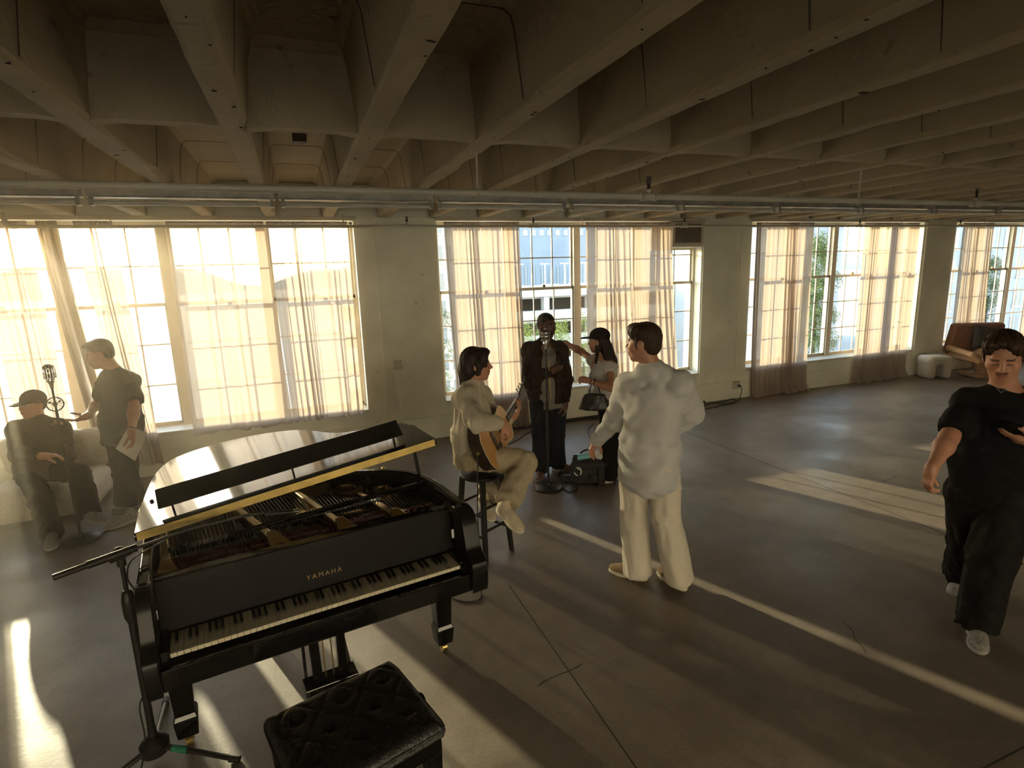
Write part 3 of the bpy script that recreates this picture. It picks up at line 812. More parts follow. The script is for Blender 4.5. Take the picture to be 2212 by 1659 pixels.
def pw(u, v, z): return PO + PU * u + PV * v + A(0, 0, z)
piano = empty('grand_piano', tuple(PO), PRZ, label='black grand piano with its lid propped low, keyboard towards the camera', cat='piano')
ZC, ZR = 0.985, 0.60                         # case top and bottom
half_out = spline([(-0.697, 0.10), (-0.699, 0.6), (-0.698, 1.05), (-0.685, 1.34), (-0.61, 1.50), (-0.48, 1.57), (-0.30, 1.56), (-0.12, 1.49), (0.02, 1.37),
                   (0.13, 1.22), (0.25, 1.08), (0.40, 0.97), (0.56, 0.87), (0.67, 0.74), (0.715, 0.55), (0.725, 0.33), (0.725, 0.10)], 6)
out = np.array(half_out)
def inset(P, d):
    t = np.gradient(P, axis=0); n = np.stack([t[:, 1], -t[:, 0]], 1); n /= np.linalg.norm(n, axis=1)[:, None] + 1e-9
    return P + n * d
inn = inset(out, 0.048)
rim = MB(); n = len(out); vs = []
for P, z in ((out, ZR), (out, ZC - 0.006), (inset(out, 0.006), ZC), (inset(out, 0.042), ZC), (inn, ZC - 0.006), (inn, ZR)):
    vs += [(p[0], p[1], z) for p in P]
fs = []
for k in range(6):
    k2 = (k + 1) % 6
    for i in range(n - 1): fs.append((k*n + i, k*n + i + 1, k2*n + i + 1, k2*n + i))
rim.add(vs, fs)
rim.build('case_rim', M_PBLK, piano, smooth=0.5, bevel=0.004)
# arms that curve down to the key ends
for s in (-1, 1):
    prof = [(0.14, ZC)] + [tuple(p) for p in spline([(0.11, ZC), (0.065, ZC - 0.012), (0.030, ZC - 0.055), (0.008, ZC - 0.13), (-0.010, 0.80), (-0.040, 0.775), (-0.066, 0.755), (-0.074, 0.70), (-0.070, 0.63), (-0.06, ZR)], 5)] + [(0.14, ZR)]
    ua = -0.699 if s < 0 else 0.645
    arm = MB(); arm.prism(prof, (ua, 0, 0), (0, 1, 0), (0, 0, 1), (1, 0, 0), 0.082 if s > 0 else 0.054)
    arm.build('case_arm', M_PARM, piano, smooth=0.5, bevel=0.004)
kb = MB(); kb.span((-0.66, -0.035, ZR), (0.66, 0.40, 0.675)); kb.build('keybed', M_PBLK2, piano, smooth=0, bevel=0.004)
ks = MB(); ks.span((-0.648, -0.045, ZR + 0.01), (0.648, -0.012, 0.697)); ks.build('key_slip', M_PBLK, piano, smooth=0, bevel=0.006)
for s in (-1, 1):
    b = MB(); b.span((s * 0.6295 - 0.017, -0.010, 0.675), (s * 0.6295 + 0.017, 0.155, 0.757)); b.build('key_block', M_PBLK, piano, smooth=0, bevel=0.006)
fb = MB(); fb.prism([(0.150, 0.742), (0.172, 0.742), (0.205, 0.955), (0.182, 0.957), (0.165, 0.84)], (-0.645, 0, 0), (0, 1, 0), (0, 0, 1), (1, 0, 0), 1.29)
fall = fb.build('fallboard', M_PBLK2, piano, smooth=0, bevel=0.004)
sh = MB(); sh.span((-0.645, 0.182, 0.945), (0.645, 0.235, 0.962)); sh.build('front_shelf', M_PBLK, piano, smooth=0, bevel=0.004)
# maker's lettering
def lettering(s, size, m, parent, spacing=1.35, name='lettering'):
    cu = bpy.data.curves.new(name, 'FONT'); cu.body = s; cu.size = size; cu.space_character = spacing; cu.align_x = 'CENTER'; cu.extrude = 0.0008
    to = bpy.data.objects.new(name, cu); COL.objects.link(to)
    bpy.context.view_layer.update()
    me = bpy.data.meshes.new_from_object(to.evaluated_get(bpy.context.evaluated_depsgraph_get()))
    bpy.data.objects.remove(to); me.materials.clear(); me.materials.append(m)
    o = bpy.data.objects.new(name, me); COL.objects.link(o); o.parent = parent; return o
lt_ = lettering('YAMAHA', 0.030, mat('dull bronze lettering', (0.26, 0.19, 0.085), 0.5, 0.5), fall, 1.45); lt_.location = (0.005, 0.1545, 0.795); lt_.rotation_euler = (math.radians(81), 0, 0)
# keys: each one a part
W = 1.222 / 52
wk = MB(); wk.span((-W/2 + 0.0006, 0.0, 0.0), (W/2 - 0.0006, 0.150, 0.020)); wk.span((-W/2 + 0.0006, -0.004, 0.012), (W/2 - 0.0006, 0.0, 0.020))
bk = MB(); bk.prism([(0.0, 0.0), (0.006, 0.011), (0.098, 0.012), (0.098, 0.0)], (-0.0052, 0, 0), (0, 1, 0), (0, 0, 1), (1, 0, 0), 0.0104)
wme = wk.build('white_key', M_IVORY, piano, smooth=0, bevel=0.0012, bseg=1); bme = bk.build('black_key', M_EBONY, piano, smooth=0, bevel=0.0015, bseg=1)
first_w, first_b = True, True
for k in range(52):
    u = -0.611 + W * (k + 0.5)
    o = wme if first_w else wme.copy()
    if not first_w: COL.objects.link(o); o.parent = piano
    first_w = False; o.location = (u, 0.0, 0.715)
    if k < 51 and (k % 7) in (0, 2, 3, 5, 6):
        o = bme if first_b else bme.copy()
        if not first_b: COL.objects.link(o); o.parent = piano
        first_b = False; o.location = (u + W / 2, 0.052, 0.735)
# iron plate, soundboard, strings, pins, dampers
core = inset(out, 0.052); core = core[core[:, 1] > 0.22]
pb = MB(); pb.prism([tuple(p) for p in core[::-1]], (0, 0, 0.80), (1, 0, 0), (0, 1, 0), (0, 0, 1), 0.012); pb.build('soundboard', M_WOODI, piano, smooth=0)
pp = MB(); pp.span((-0.655, 0.235, 0.80), (0.665, 0.44, 0.888)); pp.build('pin_block', M_GOLD, piano, smooth=0, bevel=0.008)
ppl = MB(); edge = inset(out, 0.054); e2 = inset(out, 0.12); m_ = (edge[:, 1] > 0.40)
ring = list(map(tuple, edge[m_])); ring2 = list(map(tuple, e2[m_]))
vs = [(x, y, 0.872) for x, y in ring] + [(x, y, 0.862) for x, y in ring2] + [(x, y, 0.815) for x, y in ring2]; q = len(ring)
ppl.add(vs, [(i, i + 1, q + i + 1, q + i) for i in range(q - 1)] + [(q + i, q + i + 1, 2*q + i + 1, 2*q + i) for i in range(q - 1)])
ppl.build('plate_rim', M_GOLD, piano)
st = MB()
for u0, u1, v1 in ((-0.60, -0.66, 1.22), (-0.13, -0.42, 1.48), (0.17, -0.02, 1.30), (0.43, 0.30, 1.00)):
    st.taper((u0, 0.24, 0.905), (u1, v1, 0.885), 0.045, 0.028, da=0.055, db=0.035)
    st.taper((u0, 0.24, 0.895), (u0 + (u1 - u0) * 0.16, 0.24 + (v1 - 0.24) * 0.16, 0.93), 0.12, 0.04, da=0.03, db=0.05)
st.build('plate_strut', M_GOLD, piano, smooth=0, bevel=0.006)
tr = MB()
for (u, v, r) in ((0.150, 1.10, 0.070), (0.290, 0.885, 0.068), (-0.06, 1.30, 0.060), (0.46, 0.76, 0.045)):
    prof = [(r + 0.050, -0.050), (r + 0.022, 0.000), (r + 0.008, 0.012), (r - 0.006, 0.008), (r - 0.010, -0.020)]
    tr.lathe(prof, (u, v, 0.905), n=28)
tr.build('plate_ring', M_GOLD, piano)
w2 = MB()
for (u, v, r) in ((0.10, 0.96, 0.2), (0.29, 0.86, 0.17)):
    pass
w2.prism([(-0.02, 0.66), (0.45, 0.60), (0.44, 0.80), (0.36, 0.92), (0.14, 1.08), (0.02, 1.10)], (0, 0, 0.858), (1, 0, 0), (0, 1, 0), (0, 0, 1), 0.010); w2.build('plate_web', M_GOLD, piano, smooth=0, bevel=0.004)
stg = MB(); rnd = random.Random(2)
for k in range(72):
    k = k * 95 / 71; u = -0.62 + 1.26 * k / 95
    ve = 1.40 - 0.45 * max(0, (u + 0.30)) - (0.30 if u > 0.3 else 0) * (u - 0.3) / 0.3
    dx = -0.20 * (1 - k / 95) + (0.10 if k < 26 else 0)
    stg.bar((u, 0.40, 0.900), (u + dx * 0.9, min(ve, 1.25 if u < -0.3 else ve), 0.895), 0.0022 if k < 30 else 0.0014, 0.0016)
o = stg.build('strings', M_STEEL, piano, smooth=0); o['kind'] = 'stuff'
pn = MB()
for k in range(88):
    for r_ in range(2):
        u = -0.63 + 1.27 * (k + 0.5 * r_) / 88; v = 0.275 + 0.055 * r_ + 0.018 * (k % 3)
        pn.span((u - 0.0032, v - 0.0032, 0.888), (u + 0.0032, v + 0.0032, 0.915))
o = pn.build('tuning_pins', M_STEEL, piano, smooth=0); o['kind'] = 'stuff'
ft = MB(); ft.span((-0.63, 0.405, 0.888), (0.645, 0.435, 0.900)); ft.span((-0.62, 0.475, 0.872), (0.45, 0.500, 0.898)); ft.span((0.02, 0.69, 0.868), (0.42, 0.72, 0.882)); ft.build('felt_strip', M_FELT, piano, smooth=0)
dm = MB()
for k in range(64):
    u = -0.60 + 1.0 * k / 63; dm.span((u - 0.0055, 0.515 + 0.05 * (k / 63), 0.902), (u + 0.0055, 0.57 + 0.05 * (k / 63), 0.925))
o = dm.build('dampers', M_PBLK2, piano, smooth=0); o['kind'] = 'stuff'
rl = MB(); rl.bar((-0.36, 0.475, 0.957), (0.695, 0.590, 0.962), 0.028, 0.022); rl.build('cross_rail', M_PBLK, piano, smooth=0, bevel=0.005)
# lid, folded front flap, batten, hinge, prop
TH = math.radians(7.25); LZ0 = 0.998
def lp_(w, v, t): return (-0.722 + w * math.cos(TH) - t * math.sin(TH), v, LZ0 + w * math.sin(TH) + t * math.cos(TH))
def lid_prism(mb, poly, t0, t1):
    n = len(poly); vs = [lp_(a, b, t0) for a, b in poly] + [lp_(a, b, t1) for a, b in poly]
    mb.add(vs, [tuple(range(n - 1, -1, -1)), tuple(range(n, 2 * n))] + [(i, (i + 1) % n, n + (i + 1) % n, n + i) for i in range(n)])
lo_ = [(0.0, 0.545), (1.475, 0.545)] + [tuple(p) for p in spline([(1.478, 0.80), (1.472, 0.98), (1.43, 1.09), (1.30, 1.15), (1.16, 1.20), (1.06, 1.28), (0.98, 1.43), (0.88, 1.59), (0.70, 1.72), (0.50, 1.785), (0.34, 1.79), (0.20, 1.755), (0.10, 1.66), (0.04, 1.45), (0.012, 1.15), (0.002, 0.95)], 5)]
ld_ = MB(); lid_prism(ld_, lo_, 0.0, 0.021); lid = ld_.build('lid', M_PBLK, piano, smooth=0.5, bevel=0.003)
fl_ = MB(); c = 0.05
fp = [(0.006, 0.535), (1.470, 0.535)] + [(1.470 - c + c * math.cos(t), 0.92 - c + c * math.sin(t)) for t in np.linspace(0, PI/2, 7)] + [(0.006 + c - c * math.sin(t), 0.92 - c + c * math.cos(t)) for t in np.linspace(0, PI/2, 7)]
lid_prism(fl_, fp, 0.024, 0.044); flap = fl_.build('folded_lid_flap', M_PBLK, piano, smooth=0.5, bevel=0.003)
bt = MB(); vs = []
for w_ in (0.105, 1.330):
    for v_, t_ in ((0.660, 0.078), (0.673, 0.071), (0.763, 0.141), (0.750, 0.149)): vs.append(lp_(w_, v_, t_))
bt.add(vs, [(3, 2, 1, 0), (4, 5, 6, 7), (0, 1, 5, 4), (1, 2, 6, 5), (2, 3, 7, 6), (3, 0, 4, 7)]); batten = bt.build('lid_batten', M_PBLK2, piano, smooth=0, bevel=0.004)
for w_ in (0.16, 0.72, 1.28):
    b = MB(); b.cyl(lp_(w_, 0.705, 0.044), lp_(w_, 0.705, 0.103), 0.005, 8); b.build('batten_post', M_PBLK2, batten)
hg = MB(); vs = []
for w_ in (0.012, 1.462):
    for v_, t_ in ((0.533, 0.004), (0.545, 0.004), (0.545, 0.042), (0.533, 0.042)): vs.append(lp_(w_, v_, t_))
hg.add(vs, [(3, 2, 1, 0), (4, 5, 6, 7), (0, 1, 5, 4), (1, 2, 6, 5), (2, 3, 7, 6), (3, 0, 4, 7)])
for w_ in np.linspace(0.05, 1.45, 16):
    hg.cyl(lp_(w_, 0.533, 0.014), lp_(w_, 0.5305, 0.014), 0.004, 8)
hg.build('lid_hinge', M_BRASS, piano, smooth=0)
bu = MB(); bu.ball(lp_(0.060, 0.905, 0.047), 0.010, 6); bu.build('lid_buffer', M_PBLK2, piano)
pr_ = MB(); pr_.taper((0.672, 0.690, 0.975), lp_(1.395, 0.735, -0.001), 0.022, 0.016, x=(0, 1, 0)); pr_.build('lid_prop', M_PBLK2, piano, smooth=0, bevel=0.003)
kn = MB(); kn.lathe([(0.014, 0), (0.014, 0.006), (0.007, 0.012)], (0.520, 0.885, ZC), n=12); kn.build('brass_knob', M_BRASS, piano)
# legs with casters, lyre with pedals
for (u, v) in ((-0.630, 0.420), (0.650, 0.395), (-0.28, 1.36)):
    b = MB(); b.taper((u, v, ZR), (u, v, 0.185), 0.118, 0.082); b.taper((u, v, 0.185), (u, v, 0.160), 0.082, 0.102); b.taper((u, v, 0.160), (u, v, 0.066), 0.102, 0.086)
    leg = b.build('leg', M_PBLK, piano, smooth=0, bevel=0.004)
    b = MB(); b.cyl((u - 0.014, v, 0.028), (u + 0.014, v, 0.028), 0.028, 18); b.span((u - 0.02, v - 0.012, 0.03), (u + 0.02, v + 0.012, 0.068)); b.build('caster', M_BRASS, leg)
ly = MB(); ly.taper((-0.048, 0.42, ZR), (-0.040, 0.42, 0.08), 0.042, 0.048, da=0.04, db=0.05); ly.taper((0.090, 0.42, ZR), (0.088, 0.42, 0.08), 0.042, 0.048, da=0.04, db=0.05)
ly.span((-0.112, 0.36, 0.020), (0.158, 0.475, 0.085)); lyre = ly.build('pedal_lyre', M_PBLK, piano, smooth=0, bevel=0.005)
for k in range(2): b = MB(); b.cyl((0.002 + 0.040 * k, 0.425, 0.08), (0.002 + 0.040 * k, 0.425, ZR), 0.0035, 8); b.build('pedal_rod', M_BRASS, lyre)
for k in range(3): b = MB(); b.span((-0.055 + 0.06 * k, 0.27, 0.022), (-0.020 + 0.06 * k, 0.37, 0.036)); b.build('pedal', M_BRASS, lyre, smooth=0, bevel=0.004)
for a_, c_ in ((-0.09, -0.06), (0.135, 0.10)): b = MB(); b.bar((a_, 0.475, 0.06), (c_, 0.74, ZR), 0.016, 0.016); b.build('lyre_brace', M_PBLK2, lyre, smooth=0)

# ================================================================== tufted bench
M_LEATHER = mat('black leather', (0.012, 0.011, 0.011), 0.36, var=0.25, scale=20, bump=0.3, bscale=90)
bench = empty('piano_bench', (0.040, 1.925, 0.0), math.radians(16.5), label='black tufted leather piano bench in front of the keyboard', cat='bench')
hx, hy = 0.262, 0.228; nx, ny = 64, 50; vs = []; fs = []
btn = [(-0.17 + 0.17 * i + (0.085 if j_ % 2 else 0), -0.11 + 0.11 * j_) for j_ in range(3) for i in range(3 - j_ % 2)]
rnd = random.Random(4)
for j_ in range(ny + 1):
    for i in range(nx + 1):
        x = -hx + 2 * hx * i / nx; y = -hy + 2 * hy * j_ / ny
        ex = min(hx - abs(x), hy - abs(y)); z = 0.505 + 0.032 * (1 - math.exp(-ex / 0.022)) - 0.012
        for bx_, by_ in btn:
            r = math.hypot(x - bx_, y - by_); z -= 0.020 * math.exp(-(r / 0.022) ** 2)
        dg = min(abs(((x + y * 0.77) / 0.17 + 0.5) % 1 - 0.5), abs(((x - y * 0.77) / 0.17 + 0.5) % 1 - 0.5))
        if ex > 0.03: z -= 0.006 * math.exp(-(dg / 0.05) ** 2)
        cx = 1 - 0.05 * max(0, (abs(y) / hy) - 0.8) * 3; vs.append((x * cx, y, z))
for j_ in range(ny):
    for i in range(nx): a = j_ * (nx + 1) + i; fs.append((a, a + 1, a + nx + 2, a + nx + 1))
border = [i for i in range(nx + 1)] + [(k + 1) * (nx + 1) - 1 for k in range(1, ny + 1)] + [ny * (nx + 1) + i for i in range(nx - 1, -1, -1)] + [k * (nx + 1) for k in range(ny - 1, 0, -1)]
base = len(vs)
for i in border: p = vs[i]; vs.append((p[0] * 1.03, p[1] * 1.03, 0.478))
for i in border: p = vs[i]; vs.append((p[0] * 1.0, p[1] * 1.0, 0.445))
nb = len(border)
for k in range(nb):
    k2 = (k + 1) % nb
    fs.append((border[k2], border[k], base + k, base + k2)); fs.append((base + k2, base + k, base + nb + k, base + nb + k2))
fs.append(tuple(base + nb + k for k in range(nb)))
seat = link_mesh('seat_cushion', vs, fs, M_LEATHER, bench, smooth=4)
for k, (bx_, by_) in enumerate(btn):
    b = MB(); b.ball((bx_, by_, 0.508), 0.009, 6, (1, 1, 0.6)); b.build('tuft_button', M_LEATHER, seat)
pi_ = MB(); pi_.tube([(x * 1.028, y * 1.028, 0.478) for x, y in [(vs[i][0], vs[i][1]) for i in border[::3]] + [(vs[border[0]][0], vs[border[0]][1])]], 0.0045, 6, False); pi_.build('piping', M_LEATHER, seat)
b = MB(); b.span((-hx + 0.01, -hy + 0.01, 0.375), (hx - 0.01, hy - 0.01, 0.445)); b.build('apron', M_PBLK2, bench, smooth=0, bevel=0.004)
for sx in (-1, 1):
    for sy in (-1, 1):
        b = MB(); b.taper((sx * (hx - 0.04), sy * (hy - 0.04), 0.375), (sx * (hx - 0.04), sy * (hy - 0.04), 0.0), 0.06, 0.042); b.build('leg', M_PBLK2, bench, smooth=0, bevel=0.004)
    b = MB(); b.lathe([(0.008, 0), (0.010, 0.02), (0.026, 0.024), (0.028, 0.045), (0.018, 0.052)], (sx * (hx - 0.01), 0.02, 0.42), axis=(sx, 0, 0), n=18); b.build('height_knob', M_PBLK2, bench)

# ================================================================== boom stand beside the piano
M_BLK = mat('matt black metal', (0.014, 0.013, 0.012), 0.42, 0.2)
M_RUB = mat('black rubber cable', (0.012, 0.011, 0.011), 0.55)
M_TAPE = mat('green tape', (0.02, 0.20, 0.12), 0.6)
M_CHROME = mat('chrome', (0.72, 0.71, 0.69), 0.16, 1.0, var=0.04)
bs = empty('boom_stand', (-0.805, 2.635, 0.0), label='black boom microphone stand left of the piano, its arm reaching over the strings', cat='microphone stand')
S0 = A(-0.805, 2.635, 0.0)
b = MB(); b.lathe([(0.030, 0.03), (0.058, 0.045), (0.060, 0.09), (0.040, 0.115), (0.020, 0.13), (0.016, 0.18)], n=20); b.build('tripod_hub', M_BLK, bs)
for k, t in enumerate((math.radians(-25), math.radians(95), math.radians(215))):
    d = A(math.cos(t), math.sin(t), 0); L = 0.38
    b = MB(); b.tube([d * 0.04 + A(0, 0, 0.07), d * 0.2 + A(0, 0, 0.048), d * L + A(0, 0, 0.016)], [0.014, 0.012, 0.012], 10); leg = b.build('leg', M_BLK, bs)
    b = MB(); b.cyl(d * (L - 0.03) + A(0, 0, 0.019), d * (L + 0.015) + A(0, 0, 0.015), 0.0165, 12); b.build('rubber_foot', M_RUB, leg)
    if k == 0: b = MB(); b.cyl(d * 0.085 + A(0, 0, 0.063), d * 0.155 + A(0, 0, 0.0535), 0.0150, 12); b.build('green_tape', M_TAPE, leg)
b = MB(); b.cyl((0, 0, 0.10), (0, 0, 0.80), 0.0155, 14); b.cyl((0, 0, 0.78), (0, 0, 1.00), 0.0095, 12); b.build('pole', M_BLK, bs)
b = MB(); b.lathe([(0.017, 0.70), (0.026, 0.73), (0.027, 0.80), (0.020, 0.84), (0.012, 0.85)], n=18); b.cyl((0.012, -0.01, 0.655), (0.050, -0.02, 0.665), 0.008, 8); b.build('height_clutch', M_BLK, bs)
kp = lambda u, v, z: tuple(pw(u, v, z) - S0)
pts = [kp(-0.965, 0.268, 1.035), kp(-0.700, 0.370, 1.040), kp(-0.48, 0.440, 1.046), kp(-0.27, 0.470, 1.040), kp(-0.20, 0.478, 1.030)]
b = MB(); b.tube([kp(-0.775, 0.347, 1.038)] + pts[1:], 0.0075, 10); b.build('boom_arm', M_BLK, bs)
b = MB(); b.cyl(kp(-0.965, 0.272, 1.034), kp(-0.865, 0.311, 1.036), 0.0125, 14); b.build('counterweight', M_BLK, bs)
b = MB(); b.cyl(kp(-0.865, 0.311, 1.036), kp(-0.700, 0.372, 1.040), 0.0165, 14); b.cyl((0, 0, 0.965), (0, 0, 1.03), 0.017, 14); b.ball((0, 0, 1.02), 0.030, 8, (1, 0.8, 1)); b.cyl((-0.03, -0.03, 1.0), (0.03, 0.03, 1.0), 0.006, 8); b.build('boom_clamp', M_BLK, bs)
b = MB(); b.tube(spline([kp(-0.60, 0.405, 1.03), kp(-0.715, 0.345, 1.005), kp(-0.745, 0.34, 0.93), (0.035, -0.012, 0.82), (0.026, -0.022, 0.60), (0.022, -0.01, 0.40), (-0.024, -0.014, 0.30), (-0.026, -0.016, 0.14), (-0.045, -0.05, 0.03), (-0.06, -0.25, 0.006)], 8), 0.0035, 7); b.build('cable', M_RUB, bs)
b = MB(); b.cyl(kp(-0.20, 0.478, 1.028), kp(-0.165, 0.486, 1.012), 0.013, 12); b.cyl(kp(-0.165, 0.486, 1.012), kp(-0.06, 0.505, 0.985), 0.010, 12)
t = empty('piano_microphone', tuple(pw(-0.165, 0.486, 1.012)), label='small black pencil microphone on the boom above the piano strings', cat='microphone')
b2 = MB(); q0 = pw(-0.165, 0.486, 1.012)
b2.cyl(tuple(pw(-0.185, 0.4815, 1.021) - q0), tuple(pw(-0.06, 0.495, 0.997) - q0), 0.0105, 14); b2.build('body', M_BLK, t)
b2 = MB(); b2.cyl(tuple(pw(-0.06, 0.495, 0.997) - q0), tuple(pw(-0.035, 0.500, 0.992) - q0), 0.0112, 14); b2.build('grille', M_STEEL, t)
# ================================================================== floor microphones
def vintage_mic(loc, rz, s, label):
    """chrome ribbed capsule on a swivel"""
    t = empty('vintage_microphone', loc, rz, label=label, cat='microphone')
    b = MB(); b.lathe([(0.011*s, -0.075*s), (0.013*s, -0.05*s), (0.017*s, -0.035*s), (0.022*s, -0.02*s), (0.020*s, 0.0)], n=18); b.cyl((-0.026*s, 0, -0.012*s), (0.026*s, 0, -0.012*s), 0.012*s, 12); b.build('swivel', M_CHROME, t)
    b = MB(); b.lathe([(0.012*s, 0.0), (0.030*s, 0.004*s), (0.036*s, 0.012*s), (0.037*s, 0.085*s), (0.033*s, 0.098*s), (0.020*s, 0.108*s), (0.003*s, 0.111*s)], n=28); b.build('capsule', M_DARKG, t)
    b = MB()
    for k in range(14):
        a = 2 * PI * k / 14; r = 0.0385*s
        pts = [(r*math.cos(a), r*math.sin(a), z) for z in (0.012*s, 0.045*s, 0.08*s)] + [(r*0.86*math.cos(a), r*0.86*math.sin(a), 0.100*s), (r*0.4*math.cos(a), r*0.4*math.sin(a), 0.113*s)]
        b.tube(pts, 0.0032*s, 5)
    for z in (0.012, 0.050, 0.083): b.lathe([(0.037*s, z*s - 0.005*s), (0.0415*s, z*s - 0.003*s), (0.0415*s, z*s + 0.003*s), (0.037*s, z*s + 0.005*s)], n=28)
    b.lathe([(0.012*s, 0.111*s), (0.013*s, 0.116*s), (0.004*s, 0.119*s)], n=16)
    b.build('chrome_cage', M_CHROME, t)
    return t
M_DARKG = mat('dark mesh', (0.05, 0.045, 0.04), 0.5, 0.5, bump=0.3, bscale=200)
def round_stand(loc, h, r, label):
    t = empty('microphone_stand', loc, label=label, cat='microphone stand')
    b = MB(); b.lathe([(r, 0.0), (r, 0.012), (r * 0.93, 0.022), (r * 0.45, 0.034), (0.022, 0.042), (0.018, 0.06)], n=40); b.build('round_base', M_BLK, t)
    b = MB(); b.cyl((0, 0, 0.05), (0, 0, h * 0.62), 0.0125, 14); b.cyl((0, 0, h * 0.6), (0, 0, h - 0.001), 0.0085, 12); b.build('pole', M_BLK, t)
    b = MB(); b.lathe([(0.014, h * 0.57), (0.018, h * 0.58), (0.018, h * 0.63), (0.011, h * 0.645)], n=16); b.build('height_clutch', M_BLK, t)
    return t
CM = at_depth(1184, 1054, 0)  if False else A(2.165, 4.850, 0)
round_stand(tuple(CM), 1.405, 0.145, 'black round base microphone stand in front of the jacketed man')
vintage_mic((CM[0], CM[1], 1.405 + 0.075), 0.3, 1.0, 'chrome vintage microphone in front of the jacketed man')
LM = A(-1.925, 5.475, 0)
round_stand(tuple(LM), 1.325, 0.150, 'round base microphone stand in the haze beside the seated person')
vintage_mic((LM[0], LM[1], 1.325 + 0.075 * 1.05), 0.2, 1.05, 'dark vintage microphone in the haze beside the seated person')

def cable(name, pts, r, label, m=M_RUB, cat='cable'):
    p0 = A(*pts[0]); b = MB(); b.tube([p - p0 for p in spline(pts, 8)], r, 7)
    o = b.build(name, m); o.location = tuple(p0); return tag(o, label, cat)
fz = 0.007
def F(px, py, z=fz):
    v = CR.T @ A((px - 1106) / FPX, (py - 829.5) / FPX, 1.0); return A(0, 0, CAMH) + v * ((z - CAMH) / v[2])
cable('cable', [F(1210, 1050), F(1228, 1062), F(1243, 1058), F(1240, 1048), F(1222, 1042), F(1206, 1032), F(1210, 1020), F(1240, 1002), F(1258, 994)], 0.0055, 'black cable looping on the floor between the round stand and the gear bag')
cable('cable', [F(1098, 960), F(1120, 949), F(1140, 935), F(1185, 922), F(1215, 914), F(1262, 906), F(1300, 903)], 0.008, 'black cable lying along the floor behind the jacketed man')
cable('cable', [F(1282, 915), F(1272, 925), F(1271, 936), F(1276, 948)], 0.006, 'thin black cable curling down behind the reaching hand')
cable('cable', [F(1500, 887), F(1530, 882), F(1560, 876), F(1590, 869), F(1582, 862), F(1560, 868), F(1535, 871), F(1512, 879)], 0.008, 'black cable heaped along the wall below the right outlet')
cable('cable', [F(215, 1155, 0.01), F(240, 1142), F(262, 1128), F(285, 1115), F(320, 1100)], 0.005, 'thin cable trailing over the floor from the left microphone stand')
cable('plug_cord', [A(6.535, 7.025, 0.228), A(6.55, 6.97, 0.19), A(6.50, 6.93, 0.10), A(6.42, 6.9, 0.02), A(6.25, 6.86, 0.008), A(6.0, 6.86, 0.008)], 0.006, 'black cord hanging from the plug in the right outlet', cat='cord')
b = MB(); b.bar((1.78, 7.055, 0.02), (5.9, 7.055, 0.02), 0.03, 0.035); o = b.build('raceway', M_BLK, smooth=0, bevel=0.006); tag(o, 'black cable raceway along the foot of the wall below the middle window', 'raceway')

# ================================================================== stool
M_STOOL = mat('black stool paint', (0.013, 0.012, 0.011), 0.42, var=0.3, scale=14)
SC = A(1.177, 3.873, 0); ST_T = 0.662
stool = empty('bar_stool', tuple(SC), math.radians(29), label='black wooden bar stool under the guitarist', cat='stool')
b = MB(); b.lathe([(0.02, ST_T - 0.034), (0.155, ST_T - 0.034), (0.166, ST_T - 0.022), (0.166, ST_T - 0.008), (0.155, ST_T - 0.001), (0.02, ST_T - 0.004)], n=40); b.build('seat', M_STOOL, stool)
feet = [(s1 * 0.148, s2 * 0.148) for s1 in (-1, 1) for s2 in (-1, 1)]
top = lambda p: (p[0] * 0.70, p[1] * 0.70)
def legpt(p, z): t = z / (ST_T - 0.03); q = top(p); return A(p[0] + (q[0] - p[0]) * t, p[1] + (q[1] - p[1]) * t, z)
for p in feet:
    b = MB(); b.taper(legpt(p, ST_T - 0.03), legpt(p, 0.0), 0.036, 0.032); b.build('leg', M_STOOL, stool, smooth=0, bevel=0.006)
for z, prs in ((0.20, ((0, 1), (2, 3))), (0.25, ((0, 2), (1, 3))), (0.36, ((0, 1), (2, 3))), (0.42, ((0, 2), (1, 3)))):
    for a_, c_ in prs:
        b = MB(); b.cyl(legpt(feet[a_], z), legpt(feet[c_], z), 0.0115, 10); b.build('rung', M_STOOL, stool)

# ================================================================== gear bag, bottle, pouch
M_NYL = mat('black nylon', (0.016, 0.015, 0.017), 0.7, var=0.3, scale=40, bump=0.3, bscale=200)
M_PLAS = mat('clear plastic bag', (0.75, 0.75, 0.72), 0.2, bump=0.6, bscale=30)
M_CYAN = mat('pale blue bottle', (0.20, 0.52, 0.58), 0.35)
M_WHT = mat('white plastic', (0.75, 0.72, 0.66), 0.4)
GB = F(1272, 1040, 0); GR = math.radians(-24)
gb = empty('gear_bag', (GB[0], GB[1], 0), GR, label='black gear bag on the floor in front of the woman in the cap', cat='bag')
pr0 = [P_box((0, 0, 0.125), (0.165, 0.11, 0.125), rad=0.035), P_box((-0.02, -0.09, 0.10), (0.10, 0.045, 0.08), rad=0.025, k=0.02), P_box((-0.150, -0.02, 0.11), (0.04, 0.07, 0.08), rad=0.025, k=0.02), P_ell((0.05, 0, 0.245), (0.11, 0.08, 0.03), k=0.03)]
wr0 = lambda p: 0.004 * np.sin(p[:, 0] * 55 + 3 * np.sin(p[:, 2] * 31)) * np.sin(p[:, 2] * 47 + p[:, 1] * 30)
sdf_obj('bag_body', pr0, 0.008, M_NYL, gb, warp=wr0)
b = MB(); b.tube(spline([(-0.09, 0.02, 0.25), (-0.07, 0.02, 0.31), (0.0, 0.02, 0.335), (0.08, 0.02, 0.31), (0.10, 0.02, 0.25)], 6), 0.010, 8); b.build('carry_handle', M_NYL, gb)
